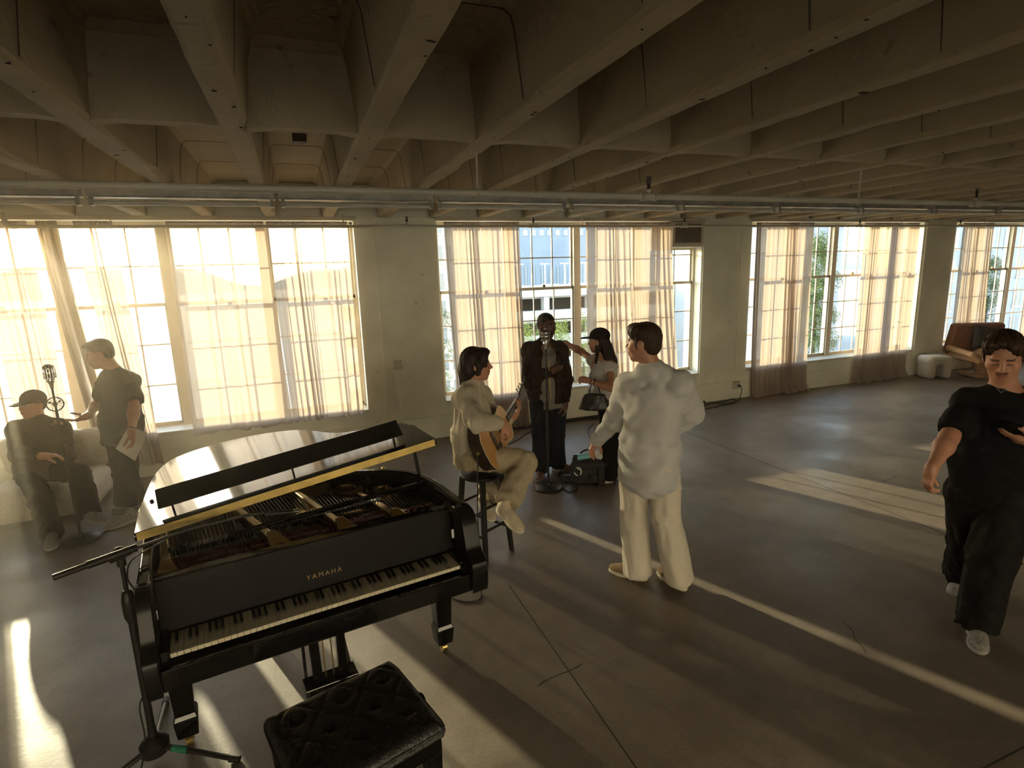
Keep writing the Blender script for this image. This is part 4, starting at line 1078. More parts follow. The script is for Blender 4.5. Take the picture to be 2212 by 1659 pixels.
b = MB(); b.lathe([(0.046, 0), (0.046, 0.012), (0.036, 0.016), (0.030, 0.008), (0.004, 0.010)], (-0.115, -0.108, 0.150), axis=(-0.5, -0.85, 0.1), n=26); b.build('white_dial', M_WHT, gb)
b = MB(); b.span((0.085, -0.150, 0.02), (0.115, -0.140, 0.20)); b.span((-0.01, -0.142, 0.06), (0.01, -0.134, 0.16)); b.build('strap', M_BLK, gb, smooth=0)
bo = empty('drink_bottle', (GB[0], GB[1], 0), GR, label='pale blue bottle lying on top of the black gear bag', cat='bottle')
a_, c_ = A(-0.155, -0.075, 0.285), A(-0.005, -0.035, 0.285)
d_ = unit(c_ - a_)
b = MB(); b.lathe([(0.026, 0.03), (0.030, 0.036), (0.030, 0.155), (0.026, 0.165), (0.003, 0.166)], tuple(a_), axis=tuple(d_), n=22); b.build('body', M_CYAN, bo)
b = MB(); b.lathe([(0.003, 0.0), (0.027, 0.001), (0.028, 0.030), (0.026, 0.031)], tuple(a_), axis=tuple(d_), n=22); b.build('cap', M_BLK, bo)
pr0 = [P_ell((0.06, -0.03, 0.30), (0.055, 0.04, 0.028)), P_ell((0.10, -0.05, 0.27), (0.045, 0.04, 0.035), k=0.02), P_ell((0.03, -0.02, 0.325), (0.03, 0.025, 0.02), k=0.02)]
o = sdf_obj('plastic_bag', [(f_, c_ , r_, k_, o_) for f_, c_, r_, k_, o_ in pr0], 0.006, M_PLAS, warp=lambda p: 0.005 * np.sin(p[:, 0] * 90) * np.sin(p[:, 1] * 110 + p[:, 2] * 70))
o.location = (GB[0], GB[1], 0.018); o.rotation_euler = (0, 0, GR); tag(o, 'crumpled shiny plastic bag stuffed on top of the black gear bag', 'plastic bag')
PQ = F(1232, 1040, 0)
o = sdf_obj('cable_pouch', [P_box((0, 0, 0.030), (0.10, 0.055, 0.030), rad=0.025), P_ell((-0.05, 0.0, 0.045), (0.05, 0.045, 0.022), k=0.02)], 0.007, M_NYL, warp=wr0)
o.location = (PQ[0] , PQ[1] + 0.02, 0.0); o.rotation_euler = (0, 0, math.radians(-20)); tag(o, 'small black pouch on the floor left of the gear bag', 'pouch')

# ================================================================== seats at the back
M_BOUC = mat('cream boucle', (0.62, 0.57, 0.47), 0.95, var=0.12, scale=60, bump=0.9, bscale=120)
M_CHAIR = mat('rust brown upholstery', (0.26, 0.10, 0.045), 0.6, var=0.2, scale=20, bump=0.2)
M_TAN = mat('tan moulded shell', (0.48, 0.27, 0.13), 0.40, var=0.1)
M_DKC = mat('charcoal cushion cloth', (0.035, 0.028, 0.026), 0.9, var=0.2, bump=0.3)
fuzz = lambda p: 0.004 * np.sin(p[:, 0] * 130 + 2 * np.sin(p[:, 1] * 77)) * np.sin(p[:, 1] * 140 + p[:, 2] * 90) * np.sin(p[:, 2] * 120)
b0 = F(2008, 812, 0)
o = sdf_obj('fluffy_stool', [P_box((0, 0, 0.34), (0.225, 0.19, 0.075), rad=0.07), P_box((-0.14, 0, 0.17), (0.075, 0.17, 0.17), rad=0.06, k=0.06), P_box((0.14, 0, 0.17), (0.075, 0.17, 0.17), rad=0.06, k=0.06)], 0.012, M_BOUC, warp=fuzz)
o.location = (b0[0] - 0.10, b0[1] - 0.13, 0.0); o.rotation_euler = (0, 0, math.radians(-20)); tag(o, 'fluffy cream arch shaped stool beside the pier at right', 'stool')
c0 = F(2105, 818, 0); CRZ = math.radians(-24)
lc = empty('lounge_chair', (c0[0] + 0.37, c0[1] + 0.08, 0.0), CRZ, label='rust brown lounge chair in the far right corner behind the man with the phone', cat='chair')
sdf_obj('seat_shell', [P_box((0, 0, 0.36), (0.44, 0.38, 0.075), rad=0.07), P_cone((-0.40, -0.34, 0.43), (0.40, -0.34, 0.43), 0.06, 0.06, 0.05)], 0.013, M_TAN, lc)
sdf_obj('backrest', [P_box((0.0, 0.34, 0.66), (0.46, 0.085, 0.30), R=np.array([[1, 0, 0], [0, math.cos(0.25), math.sin(0.25)], [0, -math.sin(0.25), math.cos(0.25)]]).T, rad=0.06)], 0.013, M_CHAIR, lc)
for s in (-1, 1):
    sdf_obj('armrest', [P_cone((s * 0.46, -0.32, 0.44), (s * 0.47, 0.25, 0.50), 0.055, 0.06), P_cone((s * 0.46, -0.32, 0.44), (s * 0.40, -0.40, 0.34), 0.055, 0.05, 0.03)], 0.012, M_TAN, lc)
sdf_obj('base', [P_cone((0, -0.02, 0.30), (0, -0.02, 0.10), 0.24, 0.14, 0.02), P_box((0, 0, 0.03), (0.30, 0.27, 0.03), rad=0.025, k=0.06)], 0.014, M_TAN, lc)
cu = sdf_obj('cushion', [P_box((0, 0, 0), (0.21, 0.07, 0.20), rad=0.065)], 0.012, M_DKC, warp=lambda p: -0.03 * np.exp(-((np.abs(p[:, 0]) - 0.2) ** 2 + (np.abs(p[:, 2]) - 0.2) ** 2) / 0.002))
q = F(2135, 752, 0); cu.location = (c0[0] + 0.46, c0[1] + 0.165, 0.70); cu.rotation_euler = (-0.22, 0.12, CRZ); tag(cu, 'dark square cushion leaning on the rust brown lounge chair', 'cushion')
# armchair in the haze at left
SF = A(-2.42, 6.45, 0)
sf = empty('armchair', tuple(SF), 0.0, label='cream armchair with a thick bolster back in the haze at left, under the seated person', cat='chair')
sdf_obj('seat_base', [P_box((0.0, -0.02, 0.165), (0.44, 0.36, 0.165), rad=0.12)], 0.018, M_BOUC, sf, warp=fuzz)
sdf_obj('back_bolster', [P_cone((-0.36, 0.30, 0.57), (0.36, 0.30, 0.57), 0.125, 0.125), P_cone((-0.34, 0.30, 0.40), (0.34, 0.30, 0.40), 0.11, 0.11, 0.08)], 0.018, M_BOUC, sf, warp=fuzz)
# ================================================================== people
M_SKIN = mat('fair skin', (0.50, 0.25, 0.16), 0.5, var=0.06, scale=30)
M_SKIN2 = mat('brown skin', (0.13, 0.060, 0.035), 0.45, var=0.06, scale=30)
M_LIP = mat('lips', (0.34, 0.11, 0.08), 0.45)
M_LIP2 = mat('dark lips', (0.10, 0.04, 0.03), 0.45)
M_HAIRB = mat('dark brown hair', (0.045, 0.021, 0.012), 0.55, spec=0.3, var=0.4, scale=90, bump=0.5, bscale=160, stretch=(1, 1, 0.15))
M_HAIRK = mat('black hair', (0.022, 0.011, 0.008), 0.55, spec=0.3, var=0.4, scale=90, bump=0.5, bscale=160, stretch=(1, 1, 0.15))
M_BROW = mat('brow hair', (0.10, 0.048, 0.03), 0.7)
M_EYEW = mat('eye white', (0.55, 0.50, 0.45), 0.3)
M_EYED = mat('iris', (0.02, 0.012, 0.008), 0.2)

class Figure:
    """joints are given where the body stands: base point on the floor, then (pixel, pixel, metres behind the base plane)"""
    def __init__(s, bx, by):
        s.b = A(bx, by, 0); n = unit(A(bx, by, 0)); s.n = n; s.r = A(n[1], -n[0], 0); s.J = {}
    def pt(s, px, py, d=0.0):
        v = CR.T @ A((px - 1106) / FPX, (py - 829.5) / FPX, 1.0); C = A(0, 0, CAMH)
        return C + v * (((s.b - C) @ s.n + d) / (v @ s.n))
    def v(s, r, n, z): return s.r * r + s.n * n + A(0, 0, z)
    def set(s, **k):
        for a, b in k.items(): s.J[a] = s.pt(*b)
    def reach(s, a, name, px, py, L, sign):
        """joint on the pixel's ray at distance L from joint a; sign -1 = nearer the camera"""
        v = unit(CR.T @ A((px - 1106) / FPX, (py - 829.5) / FPX, 1.0)); C = A(0, 0, CAMH); o = C - s.J[a]
        b = o @ v; q = b * b - (o @ o - L * L)
        t = -b + sign * math.sqrt(q) if q > 0 else -b
        p = C + v * t
        s.J[name] = s.J[a] + unit(p - s.J[a]) * L if q <= 0 else p
        return s.J[name]
    def __getitem__(s, k): return s.J[k]

def frame(fwd, up=(0, 0, 1)):
    f = unit(fwd); u = A(*up); r = unit(np.cross(f, u)); u = np.cross(r, f)
    return np.array([r, f, u]).T                   # columns: right, forward, up

def head_prims(c, R, s=1.0, neck=None, jaw=1.0, nose=1.0):
    H = lambda x, y, z: c + R @ (A(x, y, z) * s)
    q = [P_ell(H(0, -.014, .036), A(.075, .094, .088) * s, R, .03), P_ell(H(0, .022, -.022), A(.060, .070, .085) * s, R, .04 * s),
         P_ell(H(0, .020, -.072), A(.050 * jaw, .058, .040) * s, R, .03 * s), P_ell(H(0, .066, -.098), A(.022 * jaw, .020, .018) * s, R, .03 * s),
         P_cone(H(-.034, .079, .024), H(.034, .079, .024), .011 * s, .011 * s, .02 * s)]
    for x in (-1, 1):
        q += [P_ell(H(x * .043, .056, -.022), A(.024, .024, .022) * s, R, .03 * s), P_ell(H(x * .030, .100, .006), A(.017, .016, .012) * s, R, .014 * s, 's')]
    for x in (-1, 1):
        q += [P_ell(H(x * .030, .0790, .004), A(.0145, .0125, .0105) * s, R, .004 * s), P_ell(H(x * .077, -.010, -.008), A(.010, .022, .032) * s, R, .010 * s), P_ell(H(x * .085, -.004, -.004), A(.006, .011, .017) * s, R, .006 * s, 's')]
    q += [P_cone(H(0, .089, .018), H(0, .109 + .004 * nose, -.022), .0085 * s, .0120 * s, .012 * s), P_ell(H(.013, .097, -.027), A(.009, .010, .008) * s, R, .010 * s), P_ell(H(-.013, .097, -.027), A(.009, .010, .008) * s, R, .010 * s),
          P_ell(H(0, .086, -.056), A(.030, .014, .022) * s, R, .02 * s),
          P_ell(H(0, .0945, -.0505), A(.021, .009, .0055) * s, R, .006 * s), P_ell(H(0, .0930, -.0620), A(.018, .009, .0065) * s, R, .006 * s)]
    if neck is not None: q.append(P_cone(neck, H(0, -.022, -.050), .058 * s, .056 * s, .03))
    return q

def face_paint(c, R, s, J=None, beard=False, mustache=False, lids=True):
    def f(p):
        q = (p - c) @ R / s; x, y, z = np.abs(q[:, 0]), q[:, 1], q[:, 2]
        m = np.zeros(len(p), int)
        near = (np.linalg.norm(q, axis=1) < 0.2)
        m[near & (y > .075) & (x < .024) & (np.abs(z + .0565) < .0005 + .0090 * (1 - (x / .025) ** 2))] = 1
        m[near & (y > .060) & (x > .012) & (x < .050) & (np.abs(z - (.029 - .16 * np.maximum(x - .03, 0))) < .0050)] = 2
        if mustache: m[near & (y > .080) & (x < .025) & (z < -.036 - .2 * x) & (z > -.0455 - .2 * x)] = 2
        if beard: m[near & (z < -.036) & (y > -0.01) & ~((x < .022) & (z > -.070) & (z < -.044)) & (z > -.125)] = 2
        e = near & (y > .070) & (x > .016) & (x < .044)
        if lids: m[e & (np.abs(z + .0005) < .0028)] = 2
        else:
            m[e & (np.abs(z - .004) < .0055)] = 3; m[e & (np.abs(z - .004) < .0055) & (np.abs(x - .030) < .006)] = 4; m[e & (z > .0085) & (z < .0125)] = 2
        return m
    return f

def hand_prims(w, d, nrm, side, s=1.0, curl=(0.5, 0.55, 0.6, 0.65), thumb=(0.6, 0.5), spread=0.05, tips=None):
    """w wrist, d direction of the hand, nrm way the palm faces, side +1/-1 picks the thumb side (cross(nrm, d) * side)"""
    d = unit(d); nrm = unit(nrm - d * (nrm @ d)); t = np.cross(nrm, d) * side
    Rm = np.array([t, d, nrm]).T
    q = [P_ell(w + d * .046 * s, A(.039, .056, .0155) * s, Rm, .02 * s), P_cone(w - d * .01 * s, w + d * .03 * s, .026 * s, .027 * s, .025 * s),
         P_cone(w + d * .080 * s + t * .027 * s, w + d * .076 * s - t * .030 * s, .0135 * s, .0115 * s, .02 * s)]
    Ls = (.072, .080, .074, .057)
    for i in range(4):
        off = .029 - .0205 * i
        p = w + (d * (.088 - .004 * abs(i - 1.2)) + t * off) * s
        ang = 0.0; L = Ls[i] * s; r = (.0090, .0092, .0088, .0078)[i] * s
        side_dir = unit(d + t * spread * (1.5 - i))
        for k, fr in enumerate((.46, .30, .24)):
            ang += curl[i] * (0.9, 1.1, 0.8)[k]
            dd = side_dir * math.cos(ang) + nrm * math.sin(ang)
            e = p + dd * L * fr
            q.append(P_cone(p, e, r * (1 - .10 * k), r * (1 - .10 * (k + 1)), .006 * s)); p = e
    p = w + (d * .022 + t * .026 + nrm * .006) * s
    dd = unit(d * .62 + t * (.75 - .5 * thumb[0]) + nrm * .75 * thumb[0])
    for k, (L, r0, r1) in enumerate(((.042, .0155, .0120), (.034, .0118, .0100), (.027, .0100, .0082))):
        e = p + dd * L * s; q.append(P_cone(p, e, r0 * s, r1 * s, .010 * s)); p = e
        dd = unit(dd + d * .25 + nrm * .35 * thumb[1] - t * .35 * thumb[1])
    return q

def limb_prims(J, s=1.0, neck=True, build=1.0, arms=True):
    hl, hr = J['hipL'], J['hipR']; sl, sr = J['shL'], J['shR']
    pc = (hl + hr) / 2; cc = (sl + sr) / 2; sp = unit(hr - hl); sc = unit(sr - sl)
    up = unit(cc - pc); b = build
    q = [P_tor(pc - up * .04, pc + up * .10, .145 * b * s, .125 * b * s, .095 * b * s, .085 * b * s, sp, .06, .03), P_tor(pc + up * .06, cc - up * .06, .125 * b * s, .150 * b * s, .085 * b * s, .095 * b * s, sc, .05, .05),
         P_cone(sl, sr, .052 * s, .052 * s, .06), P_cone((J['neck'] * .7 + cc * .3), sl, .055 * s, .045 * s, .05), P_cone((J['neck'] * .7 + cc * .3), sr, .055 * s, .045 * s, .05)]
    for a in 'LR':
        q += [P_cone(J['hip' + a], J['kn' + a], .080 * s * b, .055 * s, .04), P_cone(J['kn' + a], J['an' + a], .055 * s, .038 * s, .03)]
        if arms:
            e, w, h = J['el' + a], J['wr' + a], J['sh' + a]
            m = e + (w - e) * .30
            q += [P_cone(h, e, .050 * s * b, .040 * s * b, .04), P_cone(e, m, .040 * s * b, .043 * s * b, .03), P_cone(m, w, .043 * s * b, .0265 * s, .03)]
    return q

def folds(seed, amp, freq=24.0, vert=0.22):
    """soft cloth folds, mostly running up and down, with a few slanting creases"""
    rn = np.random.RandomState(seed)
    ks = []
    for i in range(5):
        v = rn.normal(size=3); v /= np.linalg.norm(v[:2]); v[2] = rn.normal() * (vert if i < 3 else 1.0)
        ks.append((v * freq * rn.uniform(1.4, 4.2), rn.uniform(0, 6.28), (1.0 if i < 3 else 0.55) * rn.uniform(.6, 1)))
    wv = rn.normal(size=3) * 7; wv2 = rn.normal(size=3) * 11
    def f(p):
        g = np.sin(p @ wv) * 1.2 + np.sin(p @ wv2 + 1.0) * .9
        d = 0
        for v, ph, a in ks: t = np.sin(p @ v + ph + g); d = d + a * (t + 0.35 * t * t - 0.2)
        return amp * d * 0.55
    return f

def trousers(J, m, parent, base, seed, thigh=.105, knee=.095, hem=.105, top=.10, res=.009, hem_z=None, belt=None, amp=.006, s=1.0, wst=(.165, .125), breakz=0.02):
    hl, hr = J['hipL'], J['hipR']; sp = unit(hr - hl); pc = (hl + hr) / 2; cc = (J['shL'] + J['shR']) / 2; up = unit(cc - pc)
    q = [P_tor(pc - up * .05, pc + up * top, wst[0] * s, wst[0] * .94 * s, wst[1] * s, wst[1] * .92 * s, sp, .03, .03)]
    for a in 'LR':
        h, k, n = J['hip' + a], J['kn' + a], J['an' + a]
        d = unit(n - k)
        q += [P_cone(h + (h - pc) * .1, k, thigh * s, knee * s, .03), P_tor(k, n + d * breakz, knee * s, hem * s, knee * s, hem * 1.08 * s, sp, .012, .014)]
    return sdf_obj('trousers', q, res, m, parent, warp=folds(seed, amp, 20), loc=base)

def shoe(parent, base, ank, toe, m_up, m_sole, s=1.0, name='shoe', lift=0.0, floor=None):
    """ank = ankle point; toe = direction; the sole lies flat under the ankle"""
    f = unit(toe); u = A(0, 0, 1) if abs(f[2]) < 0.05 else None
    R = frame(f)
    z0 = (ank[2] - 0.085 * s) if floor is None else floor
    o = ank + R @ (A(0, 0.065, 0) * s); o = o - R[:, 2] * (0.085 * s) if floor is None else A(o[0], o[1], z0)
    H = lambda x, y, z: o + R @ (A(x, y, z) * s)
    q = [P_ell(H(0, -.075, .050), A(.037, .060, .045) * s, R, .03), P_cone(H(0, -.07, .060), H(0, .03, .050), .036 * s, .034 * s, .03), P_ell(H(0, .075, .035), A(.045, .075, .030) * s, R, .04), P_cone(H(0, -.075, .06), H(0, -.070, .098), .038 * s, .037 * s, .02), P_cut(H(0, 0, .008), -R[:, 2])]
    up = sdf_obj(name, q, .006, m_up, parent, loc=base)
    q = [P_tor(H(0, -.075, .004), H(0, -.075, .024), .041 * s, .040 * s, .062 * s, .060 * s, R[:, 0], .008, .01), P_tor(H(0, .070, .004), H(0, .070, .022), .049 * s, .047 * s, .082 * s, .080 * s, R[:, 0], .008, .01), P_box(H(0, 0, .013), A(.040, .075, .012) * s, R, .008, .02)]
    sdf_obj('sole', q, .006, m_sole, up, loc=base)
    b = MB()
    for k in range(4):
        y, z = .02 + .020 * k, .083 - .011 * k
        b.tube([H(-.022, y, z - .008) - base, H(0, y + .004, z + .003) - base, H(.022, y, z - .008) - base], .0028 * s, 6)
    b.build('shoe_laces', m_sole, up)
    return up

def hair_obj(c, R, s, prims, m, parent, base, cuts=(), res=.006, amp=.0035, seed=1, name='hair'):
    H = lambda x, y, z: c + R @ (A(x, y, z) * s)
    q = [P_ell(H(*p), A(*r) * s, R, .025 * s) if not isinstance(r[0], tuple) else P_cone(H(*p), H(*r[0]), r[1] * s, r[2] * s, .03 * s) for p, r in prims]
    for p, r in cuts: q.append(P_ell(H(*p), A(*r) * s, R, .012 * s, 's'))
    rn = np.random.RandomState(seed); k1, k2 = rn.uniform(0, 6, 2)
    def wp(p):
        l = (p - c) @ R / s; az = np.arctan2(l[:, 0], l[:, 1] + .3 * l[:, 2])
        return amp * (np.sin(az * 26 + 5 * np.sin(l[:, 2] * 22 + k1)) * .6 + np.sin(az * 57 + 6 * np.sin(l[:, 2] * 17 + k2)) * .4)
    return sdf_obj(name, q, res, m, parent, warp=wp, loc=base)

def person(fig, label, group=None):
    return empty('person', tuple(fig.b), label=label, cat='person', group=group)

# ------------------------------------------------------------------ man in the pale shirt, seen from behind
M_LINEN = mat('pale grey linen', (0.60, 0.60, 0.60), 0.9, spec=0.08, var=0.06, scale=250, bump=0.35, bscale=420, sheen=0.2)
M_CREAMP = mat('cream cotton', (0.70, 0.65, 0.55), 0.9, spec=0.08, var=0.05, scale=60, bump=0.25, bscale=350, sheen=0.1)
M_SUEDE = mat('tan suede', (0.30, 0.21, 0.12), 0.85, var=0.25, scale=30)
M_SOLE = mat('off white sole', (0.66, 0.60, 0.46), 0.6)
g = Figure(2.065, 3.005)
g.set(head=(1390, 742, 0), neck=(1408, 797, -.01), shL=(1356, 832, .09), shR=(1468, 828, -.03), hipL=(1374, 1012, .05), hipR=(1430, 1012, -.04), knL=(1370, 1118, .07), knR=(1440, 1122, -.03), anL=(1378, 1232, .04), anR=(1467, 1246, -.02))
g.reach('shL', 'elL', 1330, 905, .295, 1); g.reach('elL', 'wrL', 1289, 953, .25, 1)
g.reach('shR', 'elR', 1497, 890, .29, 1); g.reach('elR', 'wrR', 1452, 930, .25, 1)
P1 = person(g, 'man in a pale grey shirt and cream trousers standing with his back to the camera')
hf = g.v(-.93, .37, -.02); RH = frame(hf, g.v(.05, .0, 1)); hc = g['head'] + A(0, 0, .0)
q = limb_prims(g.J) + head_prims(hc, RH, 1.0, g['neck'])
q += hand_prims(g['wrL'], unit(g['wrL'] - g['elL']) + A(0, 0, -.35), g.v(.55, -.2, -.3), 1, curl=(.35, .4, .45, .5))
q += hand_prims(g['wrR'], g.v(-.75, -.1, -.6), g.v(-.3, .5, .2), -1, curl=(.4, .4, .45, .45))
sdf_obj('body', q, .0050, [M_SKIN, M_LIP, M_BROW, M_EYEW, M_EYED], P1, paint=face_paint(hc, RH, 1.0), loc=g.b)
hair_obj(hc, RH, 1.0, [((0, -.020, .052), (.083, .100, .088)), ((0, -.055, -.005), (.072, .060, .075)), ((0, .062, .098), (.060, .042, .032)), ((.045, .02, .075), (.045, .065, .050)), ((-.045, .02, .075), (.045, .065, .050)), ((-.072, .012, -.005), (.012, .016, .030)), ((.072, .012, -.005), (.012, .016, .030))], M_HAIRB, P1, g.b, cuts=[((0, .105, .0), (.075, .060, .075)), ((.085, -.006, -.012), (.022, .026, .036)), ((-.085, -.006, -.012), (.022, .026, .036))])
sp = unit(g['shR'] - g['shL']); pc = (g['hipL'] + g['hipR']) / 2; cc = (g['shL'] + g['shR']) / 2; up = unit(cc - pc); bk = -g.n
q = [P_tor(pc - up * .10, pc + up * .18, .208, .190, .170, .150, unit(g['hipR'] - g['hipL']), .02, .03), P_tor(pc + up * .15, cc - up * .04, .188, .185, .150, .128, sp, .05, .06), P_cone(g['shL'] - sp * .01 - up * .015, g['shR'] + sp * .01 - up * .015, .070, .070, .06), P_cone(g['neck'] - up * .01, g['shL'], .070, .060, .05), P_cone(g['neck'] - up * .01, g['shR'], .070, .060, .05)]
q += [P_tor(pc - up * .14 - g.n * .085, pc - g.n * .085, .13, .17, .06, .08, sp, .02, .04)]
for a in 'LR':
    e, w, h = g['el' + a], g['wr' + a], g['sh' + a]; d = unit(w - e)
    q += [P_cone(h, e, .080, .074, .045), P_tor(e, w - d * .02, .074, .052, .074, .052, up, .02, .04), P_tor(w - d * .045, w + d * .010, .045, .042, .045, .042, up, .006, .01)]
sh_ = sdf_obj('shirt', q, .007, M_LINEN, P1, warp=folds(3, .008, 19), loc=g.b)
q = [P_tor(g['neck'] - up * .03, g['neck'] + up * .030 - hf * .012, .075, .070, .072, .068, sp, .008, .01), P_tor(g['neck'] - up * .08, g['neck'] + up * .10 - hf * .012, .064, .062, .060, .058, sp, .01, .004, 's')]
sdf_obj('collar', q, .005, M_LINEN, sh_, loc=g.b)
trousers(g.J, M_CREAMP, P1, g.b, 5, thigh=.105, knee=.095, hem=.094, top=-.01, res=.008, amp=.006, wst=(.150, .115), breakz=.025)
shoe(P1, g.b, g['anL'], g.v(-.90, .30, 0), M_SUEDE, M_SOLE, 1.0, floor=.0); shoe(P1, g.b, g['anR'], g.v(-.62, .78, 0), M_SUEDE, M_SOLE, 1.0, floor=.0)

# ------------------------------------------------------------------ man in black with the phone
M_BTEE = mat('black jersey', (0.011, 0.011, 0.012), 0.85, spec=0.08, var=0.1, scale=80, bump=0.2, bscale=300)
M_BCORD = mat('washed black denim', (0.014, 0.013, 0.013), 0.85, spec=0.08, var=0.25, scale=18, bump=0.08, bscale=400)
M_GSHOE = mat('grey knit shoe', (0.22, 0.21, 0.20), 0.7, var=0.3, scale=60)
M_GSOLE = mat('grey sole', (0.30, 0.29, 0.27), 0.6)
g = Figure(3.50, 1.775)
g.set(head=(2168, 770, .02), neck=(2168, 838, .06), shR=(2090, 868, .06), shL=(2248, 874, .05), hipR=(2100, 1060, .06), hipL=(2182, 1060, .04), knR=(2098, 1175, .20), knL=(2142, 1205, -.06), anR=(2078, 1236, .55), anL=(2112, 1340, -.02))
g.reach('shR', 'elR', 2050, 945, .28, -1); g.reach('elR', 'wrR', 2012, 1012, .25, -1)
g.reach('shL', 'elL', 2295, 962, .27, 1); g.reach('elL', 'wrL', 2240, 958, .25, -1)
P2 = person(g, 'man in a black t-shirt and black trousers walking while looking down at a phone')
hf = g.v(.02, -.93, -.38); RH = frame(hf, g.v(-.06, -.2, 1)); hc = g['head']
q = limb_prims(g.J, build=1.08) + head_prims(hc, RH, 1.03, g['neck'], jaw=1.12)
q += hand_prims(g['wrR'], g.v(-.12, -.12, -1), g.v(.75, .45, 0), 1, curl=(.55, .62, .68, .72), thumb=(.8, .6))
q += hand_prims(g['wrL'], g.v(-.97, -.05, .12), g.v(.08, .55, .80), 1, curl=(.22, .24, .26, .30), thumb=(.5, .3), s=1.0)
sdf_obj('body', q, .0036, [M_SKIN, M_LIP, M_BROW, M_EYEW, M_EYED], P2, paint=face_paint(hc, RH, 1.03, mustache=True), loc=g.b)
hair_obj(hc, RH, 1.03, [((0, -.018, .054), (.083, .098, .086)), ((0, -.050, .0), (.074, .060, .075)), ((.0, .045, .108), (.070, .055, .036)), ((-.030, .078, .096), (.034, .026, .020)), ((.035, .072, .104), (.040, .034, .022)), ((-.060, .040, .075), (.022, .045, .035)), ((.062, .035, .078), (.020, .045, .035)), ((-.030, .093, .075), ((-.024, .100, .046), .007, .003)), ((-.010, .098, .078), ((-.012, .104, .052), .006, .003)), ((-.074, .014, .005), (.010, .016, .030)), ((.074, .014, .005), (.010, .016, .030))], M_HAIRB, P2, g.b,
         cuts=[((.008, .118, .040), (.068, .060, .080)), ((.086, -.006, -.012), (.022, .026, .036)), ((-.086, -.006, -.012), (.022, .026, .036))], res=.005, amp=.004, seed=4)
sp = unit(g['shR'] - g['shL']); pc = (g['hipL'] + g['hipR']) / 2; cc = (g['shL'] + g['shR']) / 2; up = unit(cc - pc)
q = [P_tor(pc - up * .06, pc + up * .2, .195, .195, .152, .150, unit(g['hipR'] - g['hipL']), .02, .03), P_tor(pc + up * .15, cc - up * .05, .195, .188, .150, .125, sp, .05, .06), P_cone(g['shL'], g['shR'], .060, .060, .06), P_cone(g['neck'] - up * .030, g['shL'], .062, .056, .05), P_cone(g['neck'] - up * .030, g['shR'], .062, .056, .05)]
for a in 'LR':
    e, h = g['el' + a], g['sh' + a]; d = unit(e - h)
    q += [P_cone(h, h + d * .18, .060, .068, .05), P_tor(h + d * .10, h + d * .235, .064, .075, .064, .075, up, .010, .03)]
q.append(P_ell(g['neck'] + up * .055 + hf * .03 * 0 - g.n * .02, (.080, .072, .055), np.array([unit(np.cross(g.n, A(0, 0, 1))), g.n, A(0, 0, 1)]).T, .01, 's'))
sh_ = sdf_obj('t_shirt', q, .007, M_BTEE, P2, warp=folds(8, .006, 16), loc=g.b)
tg = MB(); fr_ = -g.n; c_ = g.pt(2163, 843, -.135); rr = g.r
tg.prism([(-.022, .012), (.022, .012), (0, -.016)], c_ - g.b, rr, unit(A(0, 0, 1) - g.n * .2), fr_, .003); tg.mat(1); tg.prism([(-.016, .009), (.016, .009), (0, -.011)], c_ - g.b + fr_ * .003, rr, unit(A(0, 0, 1) - g.n * .2), fr_, .001)
tri = tg.build('triangle_emblem', [mat('emblem silver', (.30, .28, .26), .4, .4), M_BTEE], sh_, smooth=0)
trousers(g.J, M_BCORD, P2, g.b, 9, thigh=.120, knee=.112, hem=.100, res=.008, amp=.008, wst=(.178, .140), breakz=.01)
shoe(P2, g.b, g['anL'], g.v(.12, -1, 0), M_GSHOE, M_GSOLE, 1.03, floor=.0); shoe(P2, g.b, g['anR'], g.v(-.15, -.95, -.35), M_GSHOE, M_GSOLE, 1.03)
br = MB(); d = unit(g['wrR'] - g['elR']); w_ = g['wrR'] - d * .015 - g.b
x_ = unit(np.cross(d, A(0, 1, 0))); y_ = np.cross(d, x_); br.tube([w_ + (x_ * math.cos(t) + y_ * math.sin(t)) * .0295 for t in np.linspace(0, 2 * PI, 25)], .003, 6, False); br.build('bracelet', mat('red cord', (.40, .05, .04), .7), P2)
wl_ = g['wrL']; hd = unit(g.v(-.97, -.05, .12)); pn_ = unit(g.v(.08, .55, .80))
ph_c = wl_ + hd * .105 + pn_ * .026 + g.v(0, -.012, .020)
px_, py_ = g.v(1, 0, 0), unit(g.v(0, -.78, .62))
Rp = np.array([px_, py_, np.cross(px_, py_)]).T
ph = empty('mobile_phone', tuple(ph_c), label='black mobile phone held by the walking man in black', cat='phone')
pb_ = MB(); pb_.box((0, 0, 0), (.074, .150, .008), R=Rp); pb_.build('phone_body', M_PBLK2, ph, smooth=0, bevel=.003)
pb_ = MB(); pb_.box(Rp @ A(0, 0, -.0045), (.068, .143, .001), R=Rp); pb_.build('screen', M_PBLK, ph, smooth=0)

